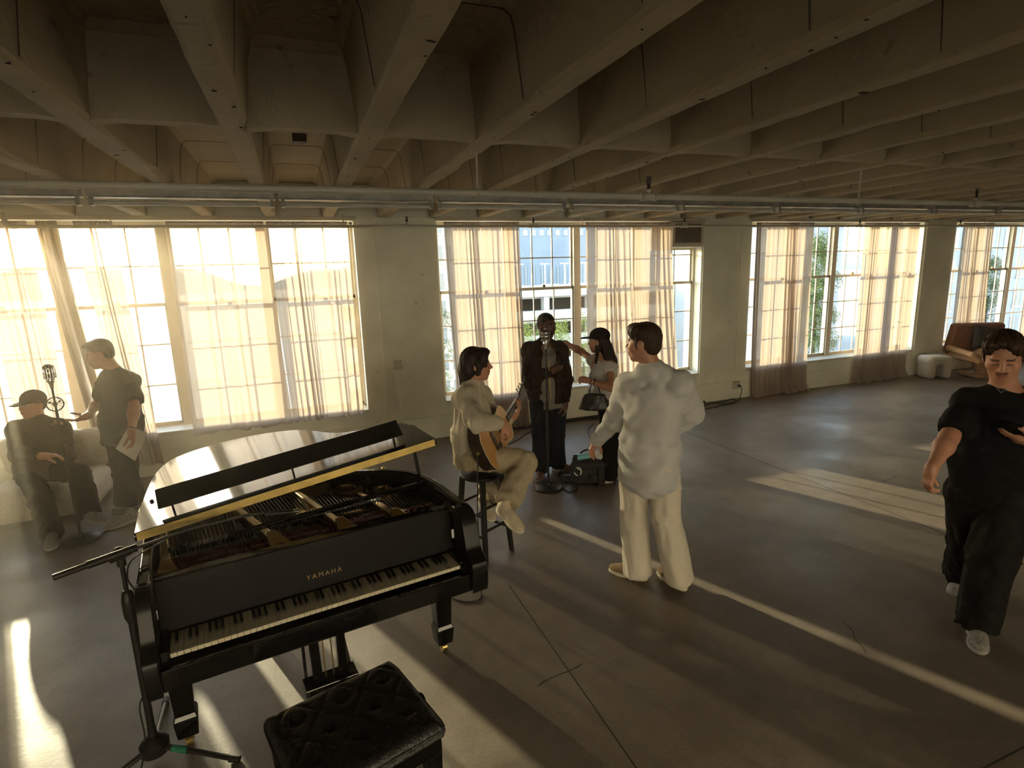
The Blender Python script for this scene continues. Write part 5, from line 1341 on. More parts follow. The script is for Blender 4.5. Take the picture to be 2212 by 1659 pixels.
# ------------------------------------------------------------------ man in the dark jacket
M_JACK = mat('dark brown jacket', (0.030, 0.018, 0.014), 0.6, spec=0.08, var=0.25, scale=30, bump=0.2, bscale=200)
M_GTEE = mat('grey t-shirt', (0.24, 0.22, 0.20), 0.9, spec=0.08, var=0.1, scale=60)
M_NAVY = mat('dark blue trousers', (0.016, 0.018, 0.024), 0.85, spec=0.08, var=0.2, scale=40, bump=0.2, bscale=300)
M_BROWN = mat('brown leather shoe', (0.20, 0.10, 0.06), 0.4, var=0.2)
g = Figure(2.375, 5.20)
g.set(head=(1181, 703, 0), neck=(1178, 741, 0), shR=(1146, 756, -.06), shL=(1209, 757, .08), hipR=(1168, 872, -.04), hipL=(1202, 872, .05), knR=(1170, 940, -.03), knL=(1200, 940, .05), anR=(1168, 1012, -.05), anL=(1205, 1000, .12))
g.reach('shR', 'elR', 1142, 828, .30, -1); g.reach('elR', 'wrR', 1196, 800, .25, -1)
g.reach('shL', 'elL', 1222, 822, .30, 1); g.reach('elL', 'wrL', 1221, 870, .25, 1)
P3 = person(g, 'man in a dark brown jacket standing at the bare window holding a black microphone')
hf = g.v(.72, -.68, -.10); RH = frame(hf); hc = g['head']
q = limb_prims(g.J) + head_prims(hc, RH, 1.0, g['neck'], jaw=1.05)
q += hand_prims(g['wrR'], g.v(.85, -.25, .45), g.v(.1, .5, .6), 1, curl=(.8, .85, .9, .9), thumb=(.7, .6))
q += hand_prims(g['wrL'], g.v(.05, 0, -1), g.v(-.8, .2, 0), 1, curl=(.4, .45, .5, .5))
sdf_obj('body', q, .0055, [M_SKIN2, M_LIP2, M_HAIRK, M_EYEW, M_EYED], P3, paint=face_paint(hc, RH, 1.0, beard=True), loc=g.b)
hair_obj(hc, RH, 1.0, [((0, -.016, .046), (.079, .096, .082)), ((0, -.045, .0), (.072, .060, .070))], M_HAIRK, P3, g.b, cuts=[((0, .112, -.005), (.080, .055, .075)), ((.082, .0, -.012), (.020, .03, .040)), ((-.082, .0, -.012), (.020, .03, .040))], amp=.0012)
sp = unit(g['shR'] - g['shL']); pc = (g['hipL'] + g['hipR']) / 2; cc = (g['shL'] + g['shR']) / 2; up = unit(cc - pc); cf = unit(np.cross(A(0, 0, 1), sp)); cf = cf if cf @ hf > 0 else -cf
q = [P_tor(pc - up * .03, cc - up * .05, .180, .160, .140, .118, sp, .012, .05), P_cone(g['neck'] - up * .04, cc - up * .05, .070, .09, .06)]
sdf_obj('t_shirt', q, .008, M_GTEE, P3, warp=folds(2, .005, 20), loc=g.b)
q = [P_tor(pc + up * .03, pc + up * .20, .205, .225, .155, .165, sp, .02, .03), P_tor(pc + up * .16, cc - up * .05, .225, .210, .165, .145, sp, .05, .06), P_cone(g['shL'], g['shR'], .078, .078, .06), P_cone(g['neck'] - up * .01, g['shL'], .074, .064, .05), P_cone(g['neck'] - up * .01, g['shR'], .074, .064, .05)]
q.append(P_box(cc - up * .26 + cf * .20 + sp * (.03), (.075, .14, .40), np.array([sp, cf, up]).T, .01, .02, 's'))
for a in 'LR':
    e, w, h = g['el' + a], g['wr' + a], g['sh' + a]; d = unit(w - e)
    q += [P_cone(h, e, .086, .078, .045), P_tor(e, w - d * .02, .076, .050, .076, .050, up, .012, .04)]
q.append(P_ell(g['neck'] + up * .05, (.066, .066, .07), None, .01, 's'))
jk = sdf_obj('jacket', q, .008, M_JACK, P3, warp=folds(6, .009, 20), loc=g.b)
z_ = MB(); zz = cc - up * .10 + cf * .158 + sp * .045 - g.b; z_.bar(zz, zz - up * .38, .008, .006, up=tuple(cf)); z_.build('zip', M_BRASS, jk, smooth=0)
trousers(g.J, M_NAVY, P3, g.b, 4, thigh=.108, knee=.094, hem=.092, top=.02, amp=.008, wst=(.165, .125))
shoe(P3, g.b, g['anL'], g.v(.85, -.35, 0), M_BROWN, M_GSOLE, .98, floor=0.); shoe(P3, g.b, g['anR'], g.v(-.1, -.95, 0), M_BROWN, M_GSOLE, .98, floor=0.)
hm = g['wrR'] + unit(g.v(.85, -.25, .45)) * .075 + g.v(.02, 0, .035)
t = empty('hand_microphone', tuple(hm), label='black hand microphone held up by the jacketed man', cat='microphone')
d_ = unit(g.v(.9, -.1, .42)); b = MB(); b.cyl(-d_ * .10, d_ * .055, .012, 14, .016); b.build('handle', M_BLK, t)
b = MB(); b.ball(tuple(d_ * .075), .028, 8); b.build('foam_windscreen', M_NYL, t)

# ------------------------------------------------------------------ woman in the cap
M_WTEE = mat('white t-shirt', (0.66, 0.64, 0.62), 0.9, spec=0.08, var=0.05, scale=60)
M_BLKP = mat('black trousers', (0.010, 0.010, 0.011), 0.8, spec=0.08, var=0.2)
M_CAP = mat('dark cap cloth', (0.022, 0.012, 0.010), 0.85, spec=0.08, var=0.2, bump=0.3, bscale=240)
M_SILV = mat('silver leather', (0.62, 0.61, 0.58), 0.28, 0.6)
M_BAG = mat('black bag leather', (0.012, 0.010, 0.010), 0.4, var=0.2)
g = Figure(2.79, 4.80)
g.set(head=(1293, 738, 0), neck=(1303, 770, 0), shL=(1288, 784, .10), shR=(1318, 790, -.09), hipL=(1312, 885, .07), hipR=(1322, 885, -.07), knL=(1312, 955, .08), knR=(1318, 958, -.05), anL=(1318, 1022, .10), anR=(1312, 1028, -.05))
g.reach('shL', 'elL', 1257, 760, .25, 1); g.reach('elL', 'wrL', 1222, 741, .22, 1)
g.reach('shR', 'elR', 1320, 838, .26, -1); g.reach('elR', 'wrR', 1271, 822, .22, 1)
P4 = person(g, 'woman in a dark cap and white t-shirt reaching out to the jacketed man')
hf = g.v(-.92, .32, -.06); RH = frame(hf); hc = g['head']
q = limb_prims(g.J, .88, build=.92) + head_prims(hc, RH, .93, g['neck'], jaw=.92)
q += hand_prims(g['wrL'], g.v(-.75, .35, .10), g.v(-.2, .1, -.9), -1, s=.88, curl=(.45, .5, .55, .6))
q += hand_prims(g['wrR'], g.v(-.88, .2, .12), g.v(0, .6, -.5), 1, s=.88, curl=(.6, .7, .8, .85), thumb=(.6, .4))
sdf_obj('body', q, .0055, [M_SKIN, M_LIP, M_BROW, M_EYEW, M_EYED], P4, paint=face_paint(hc, RH, .93), loc=g.b)
hr_ = [((0, -.030, .020), (.082, .090, .085)), ((0, -.080, -.06), ((0, -.115, -.22), .068, .070)), ((0, -.115, -.20), ((0.005, -.120, -.42), .068, .030)), ((.060, -.010, -.05), ((.070, .020, -.20), .026, .016)), ((.070, .020, -.20), ((.060, .045, -.30), .016, .006)), ((-.060, -.010, -.05), ((-.070, .02, -.22), .026, .012))]
hr_ = [(p, r) if len(r) == 3 and not isinstance(r[0], tuple) else (p, r) for p, r in hr_]
def hair2(c, R, s, prims, m, parent, base, cuts, res, amp, seed):
    H = lambda x, y, z: c + R @ (A(x, y, z) * s); q = []
    for p, r in prims:
        q.append(P_cone(H(*p), H(*r[0]), r[1] * s, r[2] * s, .03) if isinstance(r[0], tuple) else P_ell(H(*p), A(*r) * s, R, .025))
    for p, r in cuts: q.append(P_ell(H(*p), A(*r) * s, R, .012, 's'))
    def wp(p):
        l = (p - c) @ R / s; az = np.arctan2(l[:, 0], -l[:, 1] + .05)
        return amp * (np.sin(az * 22 + 3 * np.sin(l[:, 2] * 18)) * .6 + np.sin(az * 47 + 4 * np.sin(l[:, 2] * 13)) * .4)
    return sdf_obj('hair', q, res, m, parent, warp=wp, loc=base)
hair2(hc, RH, .93, hr_, M_HAIRK, P4, g.b, [((0, .110, -.02), (.070, .060, .085))], .0065, .004, 3)
H = lambda x, y, z: hc + RH @ (A(x, y, z) * .93)
q = [P_ell(H(0, -.018, .062), (.086, .104, .082), RH, .02), P_cut(H(0, 0, .030), RH @ A(0, .12, -1)), P_tor(H(0, .070, .048), H(0, .165, .046), .074, .060, .010, .008, RH[:, 0], .035, .012)]
cp = sdf_obj('cap', q, .006, M_CAP, P4, loc=g.b)
b = MB(); b.ball(tuple(H(0, -.02, .142) - g.b), .008, 6); b.build('cap_button', M_CAP, cp)
sp = unit(g['shR'] - g['shL']); pc = (g['hipL'] + g['hipR']) / 2; cc = (g['shL'] + g['shR']) / 2; up = unit(cc - pc)
q = [P_tor(pc + up * .10, cc - up * .04, .135, .150, .100, .110, sp, .015, .04), P_cone(g['shL'], g['shR'], .054, .054, .05), P_cone(g['neck'] - up * .03, cc - up * .03, .056, .08, .05), P_ell(cc - up * .13 + hf * .07, (.10, .06, .07), None, .05)]
for a in 'LR':
    e, h = g['el' + a], g['sh' + a]; d = unit(e - h); q += [P_cone(h, h + d * .04, .050, .052, .04), P_tor(h + d * .02, h + d * .080, .053, .058, .053, .058, up, .008, .03)]
q.append(P_ell(g['neck'] + up * .03, (.060, .060, .045), None, .01, 's'))
sdf_obj('t_shirt', q, .007, M_WTEE, P4, warp=folds(12, .005, 22), loc=g.b)
trousers(g.J, M_BLKP, P4, g.b, 14, thigh=.090, knee=.078, hem=.090, top=.14, wst=(.135, .115), amp=.005)
shoe(P4, g.b, g['anR'] , g.v(-.95, -.20, 0), M_SILV, M_SOLE, .88, floor=0.); shoe(P4, g.b, g['anL'], g.v(-.85, .45, 0), M_SILV, M_SOLE, .88, floor=0.)
d = unit(g['wrR'] - g['elR']); x_ = unit(np.cross(d, A(0, 1, 0))); y_ = np.cross(d, x_)
for k in range(2):
    br = MB(); c_ = g['wrR'] - d * (.02 + .035 * k) - g.b; br.tube([c_ + (x_ * math.cos(t) + y_ * math.sin(t)) * .030 for t in np.linspace(0, 2 * PI, 21)], .004, 6, False); br.build('bracelet', M_BLK, P4)
hb0 = g['wrR'] - d * .055
hb = empty('handbag', (hb0[0], hb0[1], hb0[2] - .275), label='small black handbag hanging from the arm of the woman in the cap', cat='handbag')
Rb = math.atan2(-g.r[1], -g.r[0])
cs, sn = math.cos(Rb), math.sin(Rb); Rz = np.array([[cs, -sn, 0], [sn, cs, 0], [0, 0, 1]])
sdf_obj('bag_body', [P_tor((0, 0, .02), (0, 0, .15), .150, .105, .055, .030, Rz[:, 0], .02, .02)], .007, M_BAG, hb, warp=folds(3, .003, 30))
for k in (-1, 1):
    b = MB(); b.tube(spline([tuple(Rz @ A(-.06, .022 * k, .15)), tuple(Rz @ A(-.035, .018 * k, .235)), tuple(Rz @ A(0, .012 * k, .307)), tuple(Rz @ A(.035, .018 * k, .235)), tuple(Rz @ A(.06, .022 * k, .15))], 6), .005, 7); b.build('handle', M_BAG, hb)

# ------------------------------------------------------------------ guitarist on the stool
M_SHIRT2 = mat('cream corduroy shirt', (0.55, 0.50, 0.40), 0.9, spec=0.08, var=0.08, scale=90, bump=0.3, bscale=260)
M_BEIGE = mat('beige trousers', (0.46, 0.40, 0.28), 0.9, spec=0.08, var=0.08, scale=40, bump=0.2, bscale=300)
M_CANV = mat('cream canvas shoe', (0.62, 0.55, 0.40), 0.8)
g = Figure(1.177, 3.873)
g.set(head=(1029, 788, .02), neck=(1019, 832, .03), shR=(1003, 860, -.14), shL=(1038, 852, .17), hipR=(1010, 988, -.09), hipL=(1032, 984, .08))
g.reach('shR', 'elR', 1028, 912, .27, -1); g.reach('elR', 'wrR', 1086, 916, .25, 1)
g.reach('shL', 'elL', 1085, 900, .28, 1); g.reach('elL', 'wrL', 1112, 905, .25, 1)
g.reach('hipR', 'knR', 1150, 1000, .43, 1); g.reach('knR', 'anR', 1092, 1092, .42, -1)
g.reach('hipL', 'knL', 1112, 1000, .43, 1); g.reach('knL', 'anL', 1046, 1074, .42, -1)
P5 = person(g, 'long haired man in a cream shirt sitting on the stool playing an acoustic guitar')
hf = g.v(.97, .10, -.03); RH = frame(hf); hc = g['head']
ga = unit(g.v(.38, .88, .30)); gn = g.v(.85, -.45, .26); gn = unit(gn - ga * (gn @ ga)); gw = np.cross(gn, ga)
GC = g.pt(1058, 950, -.10)
hd5 = unit(gn * .62 + gw * .50 + ga * .25); hn5 = unit(gw * .62 - gn * .60)
g.J['wrL'] = GC + ga * .50 + gn * .060 - gw * .040 - hd5 * .085
m5 = (g['shL'] + g['wrL']) / 2; L5 = np.linalg.norm(g['wrL'] - g['shL']); g.J['elL'] = m5 + unit(A(0, 0, -1) + g.n * .4) * math.sqrt(max(.275 ** 2 - (L5 / 2) ** 2, .0004))
q = limb_prims(g.J) + head_prims(hc, RH, .98, g['neck'])
q += hand_prims(g['wrR'], unit(g.v(.45, .25, -.75)), unit(-gn), 1, curl=(.5, .55, .6, .65), thumb=(.5, .4))
q += hand_prims(g['wrL'], hd5, hn5, 1, curl=(.55, .65, .70, .75), thumb=(.2, .3))
sdf_obj('body', q, .0055, [M_SKIN, M_LIP, M_BROW, M_EYEW, M_EYED], P5, paint=face_paint(hc, RH, .98), loc=g.b)
hair2(hc, RH, 1.0, [((0, -.022, .045), (.086, .102, .092)), ((0, -.060, -.02), (.078, .066, .085)), ((0, -.070, -.05), ((0, -.085, -.135), .066, .040)), ((.066, .018, .03), ((.072, .005, -.055), .030, .018)), ((-.066, .018, .03), ((-.072, .005, -.055), .030, .018)), ((.045, .055, .07), ((.062, .062, .0), .026, .012)), ((-.045, .055, .07), ((-.062, .062, .0), .026, .012)), ((.0, .060, .095), (.055, .040, .030))], M_HAIRK, P5, g.b, [((0, .115, -.005), (.058, .058, .085))], .006, .004, 5)
sp = unit(g['shR'] - g['shL']); pc = (g['hipL'] + g['hipR']) / 2; cc = (g['shL'] + g['shR']) / 2; up = unit(cc - pc)
q = [P_tor(pc - up * .02, pc + up * .2, .180, .185, .145, .145, sp, .02, .03), P_tor(pc + up * .15, cc - up * .05, .185, .180, .145, .125, sp, .05, .06), P_cone(g['shL'], g['shR'], .070, .070, .06), P_cone(g['neck'] - up * .0, g['shL'], .066, .060, .05), P_cone(g['neck'] - up * .0, g['shR'], .066, .060, .05)]
for a in 'LR':
    e, w, h = g['el' + a], g['wr' + a], g['sh' + a]; d = unit(w - e)
    q += [P_cone(h, e, .072, .066, .045), P_tor(e, w - d * .03, .064, .046, .064, .046, up, .012, .04), P_tor(w - d * .05, w - d * .022, .042, .040, .042, .040, up, .006, .01)]
q.append(P_ell(g['neck'] + up * .06 + hf * .01, (.062, .062, .045), None, .01, 's'))
sh5 = sdf_obj('shirt', q, .007, M_SHIRT2, P5, warp=folds(22, .009, 22), loc=g.b)
q = [P_tor(g['neck'] - up * .02 - hf * .01, g['neck'] + up * .028 - hf * .016, .076, .068, .078, .070, sp, .008, .01), P_tor(g['neck'] - up * .08, g['neck'] + up * .10 - hf * .012, .062, .060, .064, .062, sp, .01, .004, 's'), P_box(g['neck'] + hf * .085, (.03, .03, .08), frame(hf), .005, .01, 's')]
sdf_obj('collar', q, .005, M_SHIRT2, sh5, loc=g.b)
trousers(g.J, M_BEIGE, P5, g.b, 23, thigh=.095, knee=.090, hem=.085, top=.07, amp=.007, wst=(.165, .14), breakz=-.03)
shoe(P5, g.b, g['anR'] , g.v(.55, -.75, -.35), M_CANV, M_SOLE, .97); shoe(P5, g.b, g['anL'], g.v(.30, -.90, -.30), M_CANV, M_SOLE, .97)
# guitar: outline along its axis (a from the butt, half width)
M_SPRUCE = mat('spruce top', (0.50, 0.26, 0.07), 0.28, var=0.08, scale=30, stretch=(1, 1, 1), coat=0.3)
M_ROSE = mat('rosewood', (0.035, 0.018, 0.010), 0.3, var=0.3, scale=14, coat=0.3)
M_PICK = mat('pickguard', (0.02, 0.012, 0.010), 0.25)
gt = empty('acoustic_guitar', tuple(GC), label='acoustic guitar with a tan top held by the seated man', cat='guitar')
prof = spline([(0.0, 0.0), (0.012, 0.10), (0.07, 0.178), (0.15, 0.198), (0.22, 0.172), (0.29, 0.132), (0.35, 0.128), (0.41, 0.145), (0.455, 0.130), (0.485, 0.075), (0.492, 0.0)], 6)
outl = [(a - .20, b) for a, b in prof] + [(a - .20, -b) for a, b in prof[-2:0:-1]]
Gp = lambda a, w, t: ga * a + gw * w + gn * t
def gpr(mb, poly, t0, t1):
    n = len(poly); mb.add([Gp(a, w, t0) for a, w in poly] + [Gp(a, w, t1) for a, w in poly], [tuple(range(n - 1, -1, -1)), tuple(range(n, 2*n))] + [(i, (i + 1) % n, n + (i + 1) % n, n + i) for i in range(n)])
b = MB(); gpr(b, outl, -.055, .045); b.build('back_and_sides', M_ROSE, gt, smooth=.6, bevel=.003)
b = MB(); gpr(b, outl, .0455, .050); tp = b.build('top', M_SPRUCE, gt, smooth=.6, bevel=.002)
b = MB(); b.tube([Gp(a, w * 1.004, .049) for a, w in outl + outl[:1]], .0028, 6, False); b.build('binding', M_SOLE, gt)
b = MB(); b.lathe([(.004, 0), (.050, 0.0005)], tuple(Gp(.135, 0, .0505)), axis=tuple(gn), n=28); b.build('soundhole', M_PICK, gt)
b = MB(); gpr(b, [(.16, -.04), (.10, -.055), (.03, -.095), (-.02, -.09), (.01, -.05), (.08, -.03)], .0502, .052); b.build('pickguard', M_PICK, gt, smooth=0)
b = MB(); gpr(b, [(-.045, -.075), (-.02, -.075), (-.012, -.03), (-.012, .03), (-.02, .075), (-.045, .075), (-.05, 0)], .050, .059); b.build('bridge', M_ROSE, gt, smooth=0, bevel=.002)
b = MB(); b.add([Gp(.26, -.027, .020), Gp(.26, .027, .020), Gp(.62, .022, .030), Gp(.62, -.022, .030), Gp(.26, -.027, .058), Gp(.26, .027, .058), Gp(.62, .022, .056), Gp(.62, -.022, .056)], [(0, 3, 2, 1), (4, 5, 6, 7), (0, 1, 5, 4), (1, 2, 6, 5), (2, 3, 7, 6), (3, 0, 4, 7)]); nk = b.build('neck', M_ROSE, gt, smooth=0, bevel=.006)
b = MB(); b.add([Gp(.62, -.026, .030), Gp(.62, .026, .030), Gp(.79, .038, .012), Gp(.79, -.038, .012), Gp(.62, -.026, .048), Gp(.62, .026, .048), Gp(.79, .038, .030), Gp(.79, -.038, .030)], [(0, 3, 2, 1), (4, 5, 6, 7), (0, 1, 5, 4), (1, 2, 6, 5), (2, 3, 7, 6), (3, 0, 4, 7)]); hd_ = b.build('headstock', M_ROSE, gt, smooth=0, bevel=.004)
for k in range(6):
    s_ = -1 if k < 3 else 1; a_ = .65 + .045 * (k % 3); b = MB(); b.cyl(Gp(a_, s_ * .028, .028), Gp(a_, s_ * .058, .026), .005, 8); b.ball(tuple(Gp(a_, s_ * .060, .026)), .008, 5); b.build('tuning_peg', M_CHROME, hd_)
for k in range(6):
    b = MB(); w_ = -.022 + .0088 * k; b.cyl(Gp(-.03, w_ * 1.1, .060), Gp(.625, w_ * .8, .060), .0007, 5); b.build('string', M_STEEL, gt)
b = MB(); b.lathe([(.010, 0), (.010, .006), (.006, .012), (.008, .02)], tuple(Gp(-.200, 0.02, -.005)), axis=tuple(-ga), n=14); b.build('strap_pin', M_BRASS, gt)
j0 = GC + Gp(-.215, .02, -.005)
cable('guitar_cable', [tuple(j0), tuple(j0 + A(-.02, -.05, -.10)), tuple(F(1024, 1110, .55) * 0 + A(1.02, 3.50, .45)), (1.00, 3.40, .20), (.975, 3.33, .02), (.92, 3.25, .006), (.80, 3.30, .006), (.72, 3.5, .006)], .0045, 'thin black cable hanging from the guitar past the stool to the floor')

# ------------------------------------------------------------------ man in a dark t-shirt standing in the haze
M_GRYT = mat('dark grey t-shirt', (0.050, 0.055, 0.056), 0.9, spec=0.08, var=0.1, scale=60)
M_PAPER = mat('paper sheet', (0.72, 0.70, 0.64), 0.8)
g = Figure(-1.715, 5.80)
g.set(head=(216, 765, 0), neck=(243, 798, 0), shL=(283, 822, -.12), shR=(235, 815, .14), hipL=(270, 950, -.08), hipR=(258, 948, .09), knL=(272, 1020, -.08), knR=(268, 1018, .10), anL=(275, 1082, -.09), anR=(290, 1078, .16))
g.reach('shL', 'elL', 290, 880, .29, -1); g.reach('elL', 'wrL', 284, 932, .25, -1)
g.reach('shR', 'elR', 212, 868, .29, 1); g.reach('elR', 'wrR', 190, 898, .25, -1)
P6 = person(g, 'man in a dark t-shirt standing in the haze at left holding a sheet of paper')
hf = g.v(-.96, .12, -.22); RH = frame(hf, g.v(-.15, 0, 1)); hc = g['head']
q = limb_prims(g.J, 1.0, build=1.0) + head_prims(hc, RH, 1.0, g['neck'])
q += hand_prims(g['wrL'], g.v(.05, -.05, -1), g.v(-.85, .2, 0), 1, curl=(.5, .55, .6, .6), thumb=(.6, .5))
q += hand_prims(g['wrR'], g.v(-.9, 0, -.25), g.v(0, 0, 1), -1, curl=(.25, .3, .35, .4))
sdf_obj('body', q, .006, [M_SKIN, M_LIP, M_BROW, M_EYEW, M_EYED], P6, paint=face_paint(hc, RH, 1.0, lids=False), loc=g.b)
hair_obj(hc, RH, 1.0, [((0, -.018, .050), (.082, .098, .085)), ((0, -.050, .0), (.074, .058, .070)), ((0, .060, .095), (.055, .040, .026))], M_HAIRB, P6, g.b, cuts=[((0, .112, -.005), (.080, .055, .075)), ((.082, .0, -.012), (.020, .03, .040)), ((-.082, .0, -.012), (.020, .03, .040))], amp=.003)
sp = unit(g['shR'] - g['shL']); pc = (g['hipL'] + g['hipR']) / 2; cc = (g['shL'] + g['shR']) / 2; up = unit(cc - pc)
q = [P_tor(pc - up * .03, pc + up * .2, .190, .190, .150, .150, sp, .02, .03), P_tor(pc + up * .15, cc - up * .05, .190, .185, .150, .125, sp, .05, .06), P_cone(g['shL'], g['shR'], .064, .064, .06), P_cone(g['neck'] - up * .03, g['shL'], .062, .056, .05), P_cone(g['neck'] - up * .03, g['shR'], .062, .056, .05)]
for a in 'LR':
    e, h = g['el' + a], g['sh' + a]; d = unit(e - h); q += [P_cone(h, h + d * .17, .060, .066, .05), P_tor(h + d * .10, h + d * .225, .063, .073, .063, .073, up, .010, .03)]
q.append(P_ell(g['neck'] + up * .045, (.066, .066, .050), None, .01, 's'))
sdf_obj('t_shirt', q, .008, M_GRYT, P6, warp=folds(32, .006, 16), loc=g.b)
trousers(g.J, M_BCORD, P6, g.b, 33, thigh=.105, knee=.095, hem=.095, amp=.007, wst=(.165, .13))
shoe(P6, g.b, g['anL'], g.v(-.9, -.3, 0), M_GSHOE, M_GSOLE, 1.0, floor=0.); shoe(P6, g.b, g['anR'], g.v(-.8, .5, 0), M_GSHOE, M_GSOLE, 1.0, floor=0.)
d = unit(g['wrL'] - g['elL']); x_ = unit(np.cross(d, A(0, 1, 0))); y_ = np.cross(d, x_); c_ = g['wrL'] - d * .02 - g.b
b = MB(); b.tube([c_ + (x_ * math.cos(t) + y_ * math.sin(t)) * .031 for t in np.linspace(0, 2 * PI, 21)], .007, 6, False); b.build('wristwatch', M_BLK, P6)
cor = [g.pt(278, 920, -.22), g.pt(318, 935, -.20), g.pt(292, 995, -.24), g.pt(250, 970, -.26)]
cen = sum(cor) / 4; b = MB(); vs = []; nn = 8
for i in range(nn + 1):
    for k in range(nn + 1):
        u, v_ = i / nn, k / nn; p = (cor[0] * (1 - u) + cor[1] * u) * (1 - v_) + (cor[3] * (1 - u) + cor[2] * u) * v_
        vs.append(p - cen + g.n * .012 * math.sin(u * 3 + v_ * 2))
top_ = [v_ + g.n * .0006 for v_ in vs]
fs = [(i*(nn+1)+k, (i+1)*(nn+1)+k, (i+1)*(nn+1)+k+1, i*(nn+1)+k+1) for i in range(nn) for k in range(nn)]
b.add(vs, fs); b.add(top_, [f[::-1] for f in fs])
o = b.build('paper_sheet', M_PAPER, smooth=4); o.location = tuple(cen); tag(o, 'white sheet of paper held by the man standing in the haze', 'paper')

# ------------------------------------------------------------------ seated person in the haze
M_OLIVE = mat('dark jacket cloth', (0.045, 0.042, 0.036), 0.9, spec=0.08, var=0.1, scale=50)
g = Figure(-2.40, 6.17)
g.set(head=(70, 875, 0), neck=(80, 908, .0), shL=(132, 925, .0), shR=(38, 930, .0), hipL=(110, 1016, -.02), hipR=(62, 1018, -.02))
g.reach('hipL', 'knL', 172, 1022, .43, -1); g.reach('knL', 'anL', 192, 1105, .40, -1)
g.reach('hipR', 'knR', 90, 1085, .40, -1); g.reach('knR', 'anR', 110, 1150, .40, -1)
for k_ in ('anL', 'anR'): g.J[k_][2] = max(g.J[k_][2], .085)
g.reach('shL', 'elL', 140, 990, .28, -1); g.reach('elL', 'wrL', 122, 915, .25, -1)
g.reach('shR', 'elR', 42, 985, .28, -1); g.reach('elR', 'wrR', 92, 985, .25, -1)
P7 = person(g, 'person in a cap and dark jacket sitting on the sofa in the haze at left')
hf = g.v(-.75, -.62, .05); RH = frame(hf); hc = g['head']
q = limb_prims(g.J, 1.0) + head_prims(hc, RH, 1.0, g['neck'])
q += hand_prims(g['wrL'], g.v(-.15, 0, 1), g.v(-.2, -.8, 0), -1, curl=(.9, .95, 1, 1), thumb=(.6, .6))
q += hand_prims(g['wrR'], g.v(.9, -.2, -.1), g.v(0, -.2, -1), 1, curl=(.4, .4, .45, .45))
sdf_obj('body', q, .007, [M_SKIN, M_LIP, M_BROW, M_EYEW, M_EYED], P7, paint=face_paint(hc, RH, 1.0, lids=False), loc=g.b)
H = lambda x, y, z: hc + RH @ A(x, y, z)
cp = sdf_obj('cap', [P_ell(H(0, -.016, .052), (.088, .106, .088), RH, .02), P_cut(H(0, 0, .012), RH @ A(0, .12, -1)), P_tor(H(0, .075, .030), H(0, .160, .022), .074, .058, .010, .008, RH[:, 0], .03, .012)], .007, M_CAP, P7, loc=g.b)
hair_obj(hc, RH, 1.0, [((0, -.035, .0), (.078, .072, .070))], M_HAIRB, P7, g.b, cuts=[((0, .08, -.02), (.09, .08, .09))])
sp = unit(g['shR'] - g['shL']); pc = (g['hipL'] + g['hipR']) / 2; cc = (g['shL'] + g['shR']) / 2; up = unit(cc - pc)
q = [P_tor(pc - up * .05, cc - up * .05, .195, .190, .155, .130, sp, .03, .05), P_cone(g['shL'], g['shR'], .074, .074, .06), P_cone(g['neck'] - up * .01, g['shL'], .068, .060, .05), P_cone(g['neck'] - up * .01, g['shR'], .068, .060, .05)]
for a in 'LR':
    e, w, h = g['el' + a], g['wr' + a], g['sh' + a]; d = unit(w - e); q += [P_cone(h, e, .078, .070, .045), P_tor(e, w - d * .03, .066, .046, .066, .046, up, .012, .04)]
sdf_obj('jacket', q, .008, M_OLIVE, P7, warp=folds(41, .008, 18), loc=g.b)
trousers(g.J, M_BCORD, P7, g.b, 43, thigh=.095, knee=.088, hem=.088, top=.05, amp=.006, wst=(.17, .14))
shoe(P7, g.b, g['anL'], g.v(.5, -.8, 0), M_GSHOE, M_GSOLE, 1.0); shoe(P7, g.b, g['anR'], g.v(-.1, -.9, 0), M_GSHOE, M_GSOLE, 1.0)
fc = g.pt(119, 873, -.17)
fn = empty('hand_fan', tuple(fc), label='small round hand held fan in the seated person\'s raised hand', cat='fan')
b = MB(); b.tube([tuple(g.r * math.cos(t) * .062 + A(0, 0, math.sin(t) * .062)) for t in np.linspace(0, 2 * PI, 29)], .006, 7, False); b.lathe([(.018, -.012), (.020, .012)], axis=tuple(g.n), n=16)
for k in range(12):
    t = 2 * PI * k / 12; dv = g.r * math.cos(t) + A(0, 0, math.sin(t)); b.cyl(dv * .018, dv * .062, .0018, 5)
b.build('fan_guard', M_BLK, fn)
b = MB()
for k in range(3):
    t = 2 * PI * k / 3 + .4; dv = g.r * math.cos(t) + A(0, 0, math.sin(t)); dw = unit(np.cross(dv, g.n)) ; b.add([dv * .016 - g.n * .004, dv * .050 + dw * .020 - g.n * .004, dv * .050 - dw * .004 + g.n * .006, dv * .016 + g.n * .005], [(0, 1, 2, 3)])
b.build('fan_blades', M_DKC, fn, smooth=0)
b = MB(); b.cyl((0, 0, -.062), (0, 0, -.17), .012, 12); b.build('handle', M_BLK, fn)
# ================================================================== light
SUN_AZ, SUN_EL = math.radians(-22.2), math.radians(9.7)
sd = A(math.sin(SUN_AZ) * math.cos(SUN_EL), math.cos(SUN_AZ) * math.cos(SUN_EL), math.sin(SUN_EL))
sl_ = bpy.data.lights.new('sun', 'SUN'); sl_.energy = 9.0; sl_.angle = math.radians(0.6); sl_.color = (1.0, 0.86, 0.57)
so = bpy.data.objects.new('sun', sl_); COL.objects.link(so)
so.rotation_euler = Vector(tuple(sd)).to_track_quat('Z', 'Y').to_euler(); so.location = (-30, 60, 20)

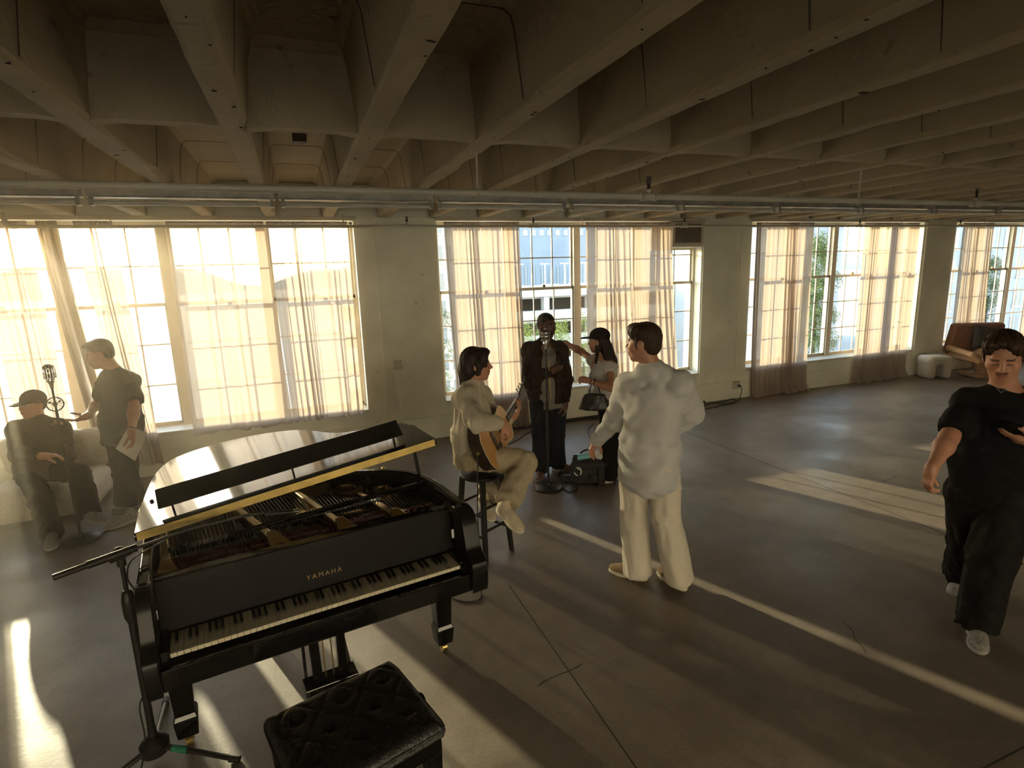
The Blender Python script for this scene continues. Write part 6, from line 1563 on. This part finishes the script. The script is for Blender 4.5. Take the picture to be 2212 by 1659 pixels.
w = bpy.data.worlds.new('sky'); scene.world = w; w.use_nodes = True
nt = w.node_tree; bg = nt.nodes['Background']
sk = nt.nodes.new('ShaderNodeTexSky'); sk.sky_type = 'NISHITA'; sk.sun_disc = False
sk.sun_elevation = SUN_EL; sk.sun_rotation = SUN_AZ; sk.air_density = 1.0; sk.dust_density = 0.7; sk.ozone_density = 1.0
nt.links.new(sk.outputs['Color'], bg.inputs['Color']); bg.inputs['Strength'].default_value = 0.88

# thin haze in the room
hz = MB(); hz.span((X0 - 0.05, YB - 0.05, -0.05), (X1 + 0.05, YW + 0.30, ZT + 0.05))
mh = bpy.data.materials.new('room haze'); mh.use_nodes = True
nh = mh.node_tree; nh.nodes.clear()
oh = nh.nodes.new('ShaderNodeOutputMaterial'); vs_ = nh.nodes.new('ShaderNodeVolumeScatter')
vs_.inputs['Color'].default_value = (1.0, 0.93, 0.80, 1);  vs_.inputs['Anisotropy'].default_value = 0.86
hp = nh.nodes.new('ShaderNodeTexCoord'); hs = nh.nodes.new('ShaderNodeSeparateXYZ'); nh.links.new(hp.outputs['Object'], hs.inputs['Vector'])
hr = nh.nodes.new('ShaderNodeMapRange'); hr.interpolation_type = 'SMOOTHSTEP'
for k_, v_ in (('From Min', -1.7), ('From Max', 0.5), ('To Min', 0.013), ('To Max', 0.0025)): hr.inputs[k_].default_value = v_
nh.links.new(hs.outputs['X'], hr.inputs['Value']); nh.links.new(hr.outputs['Result'], vs_.inputs['Density'])
nh.links.new(vs_.outputs[0], oh.inputs['Volume'])
HAZE = True
if HAZE:
    h = hz.build('haze', mh, smooth=0); tag(h, kind='stuff', label='thin sunlit haze filling the room', cat='haze')

scene.view_settings.view_transform = 'Standard'; scene.view_settings.look = 'None'
scene.view_settings.gamma = 1.0; scene.view_settings.exposure = 0.95; scene.view_settings.use_curve_mapping = False
c = scene.cycles
c.use_denoising = True
try: c.denoiser = 'OPENIMAGEDENOISE'
except Exception: pass
c.max_bounces = 8; c.diffuse_bounces = 5; c.glossy_bounces = 3; c.transmission_bounces = 4; c.transparent_max_bounces = 16; c.volume_bounces = 1
c.caustics_reflective = False; c.caustics_refractive = False
c.sample_clamp_indirect = 6.0
c.use_adaptive_sampling = True; c.adaptive_threshold = 0.025; c.adaptive_min_samples = 16
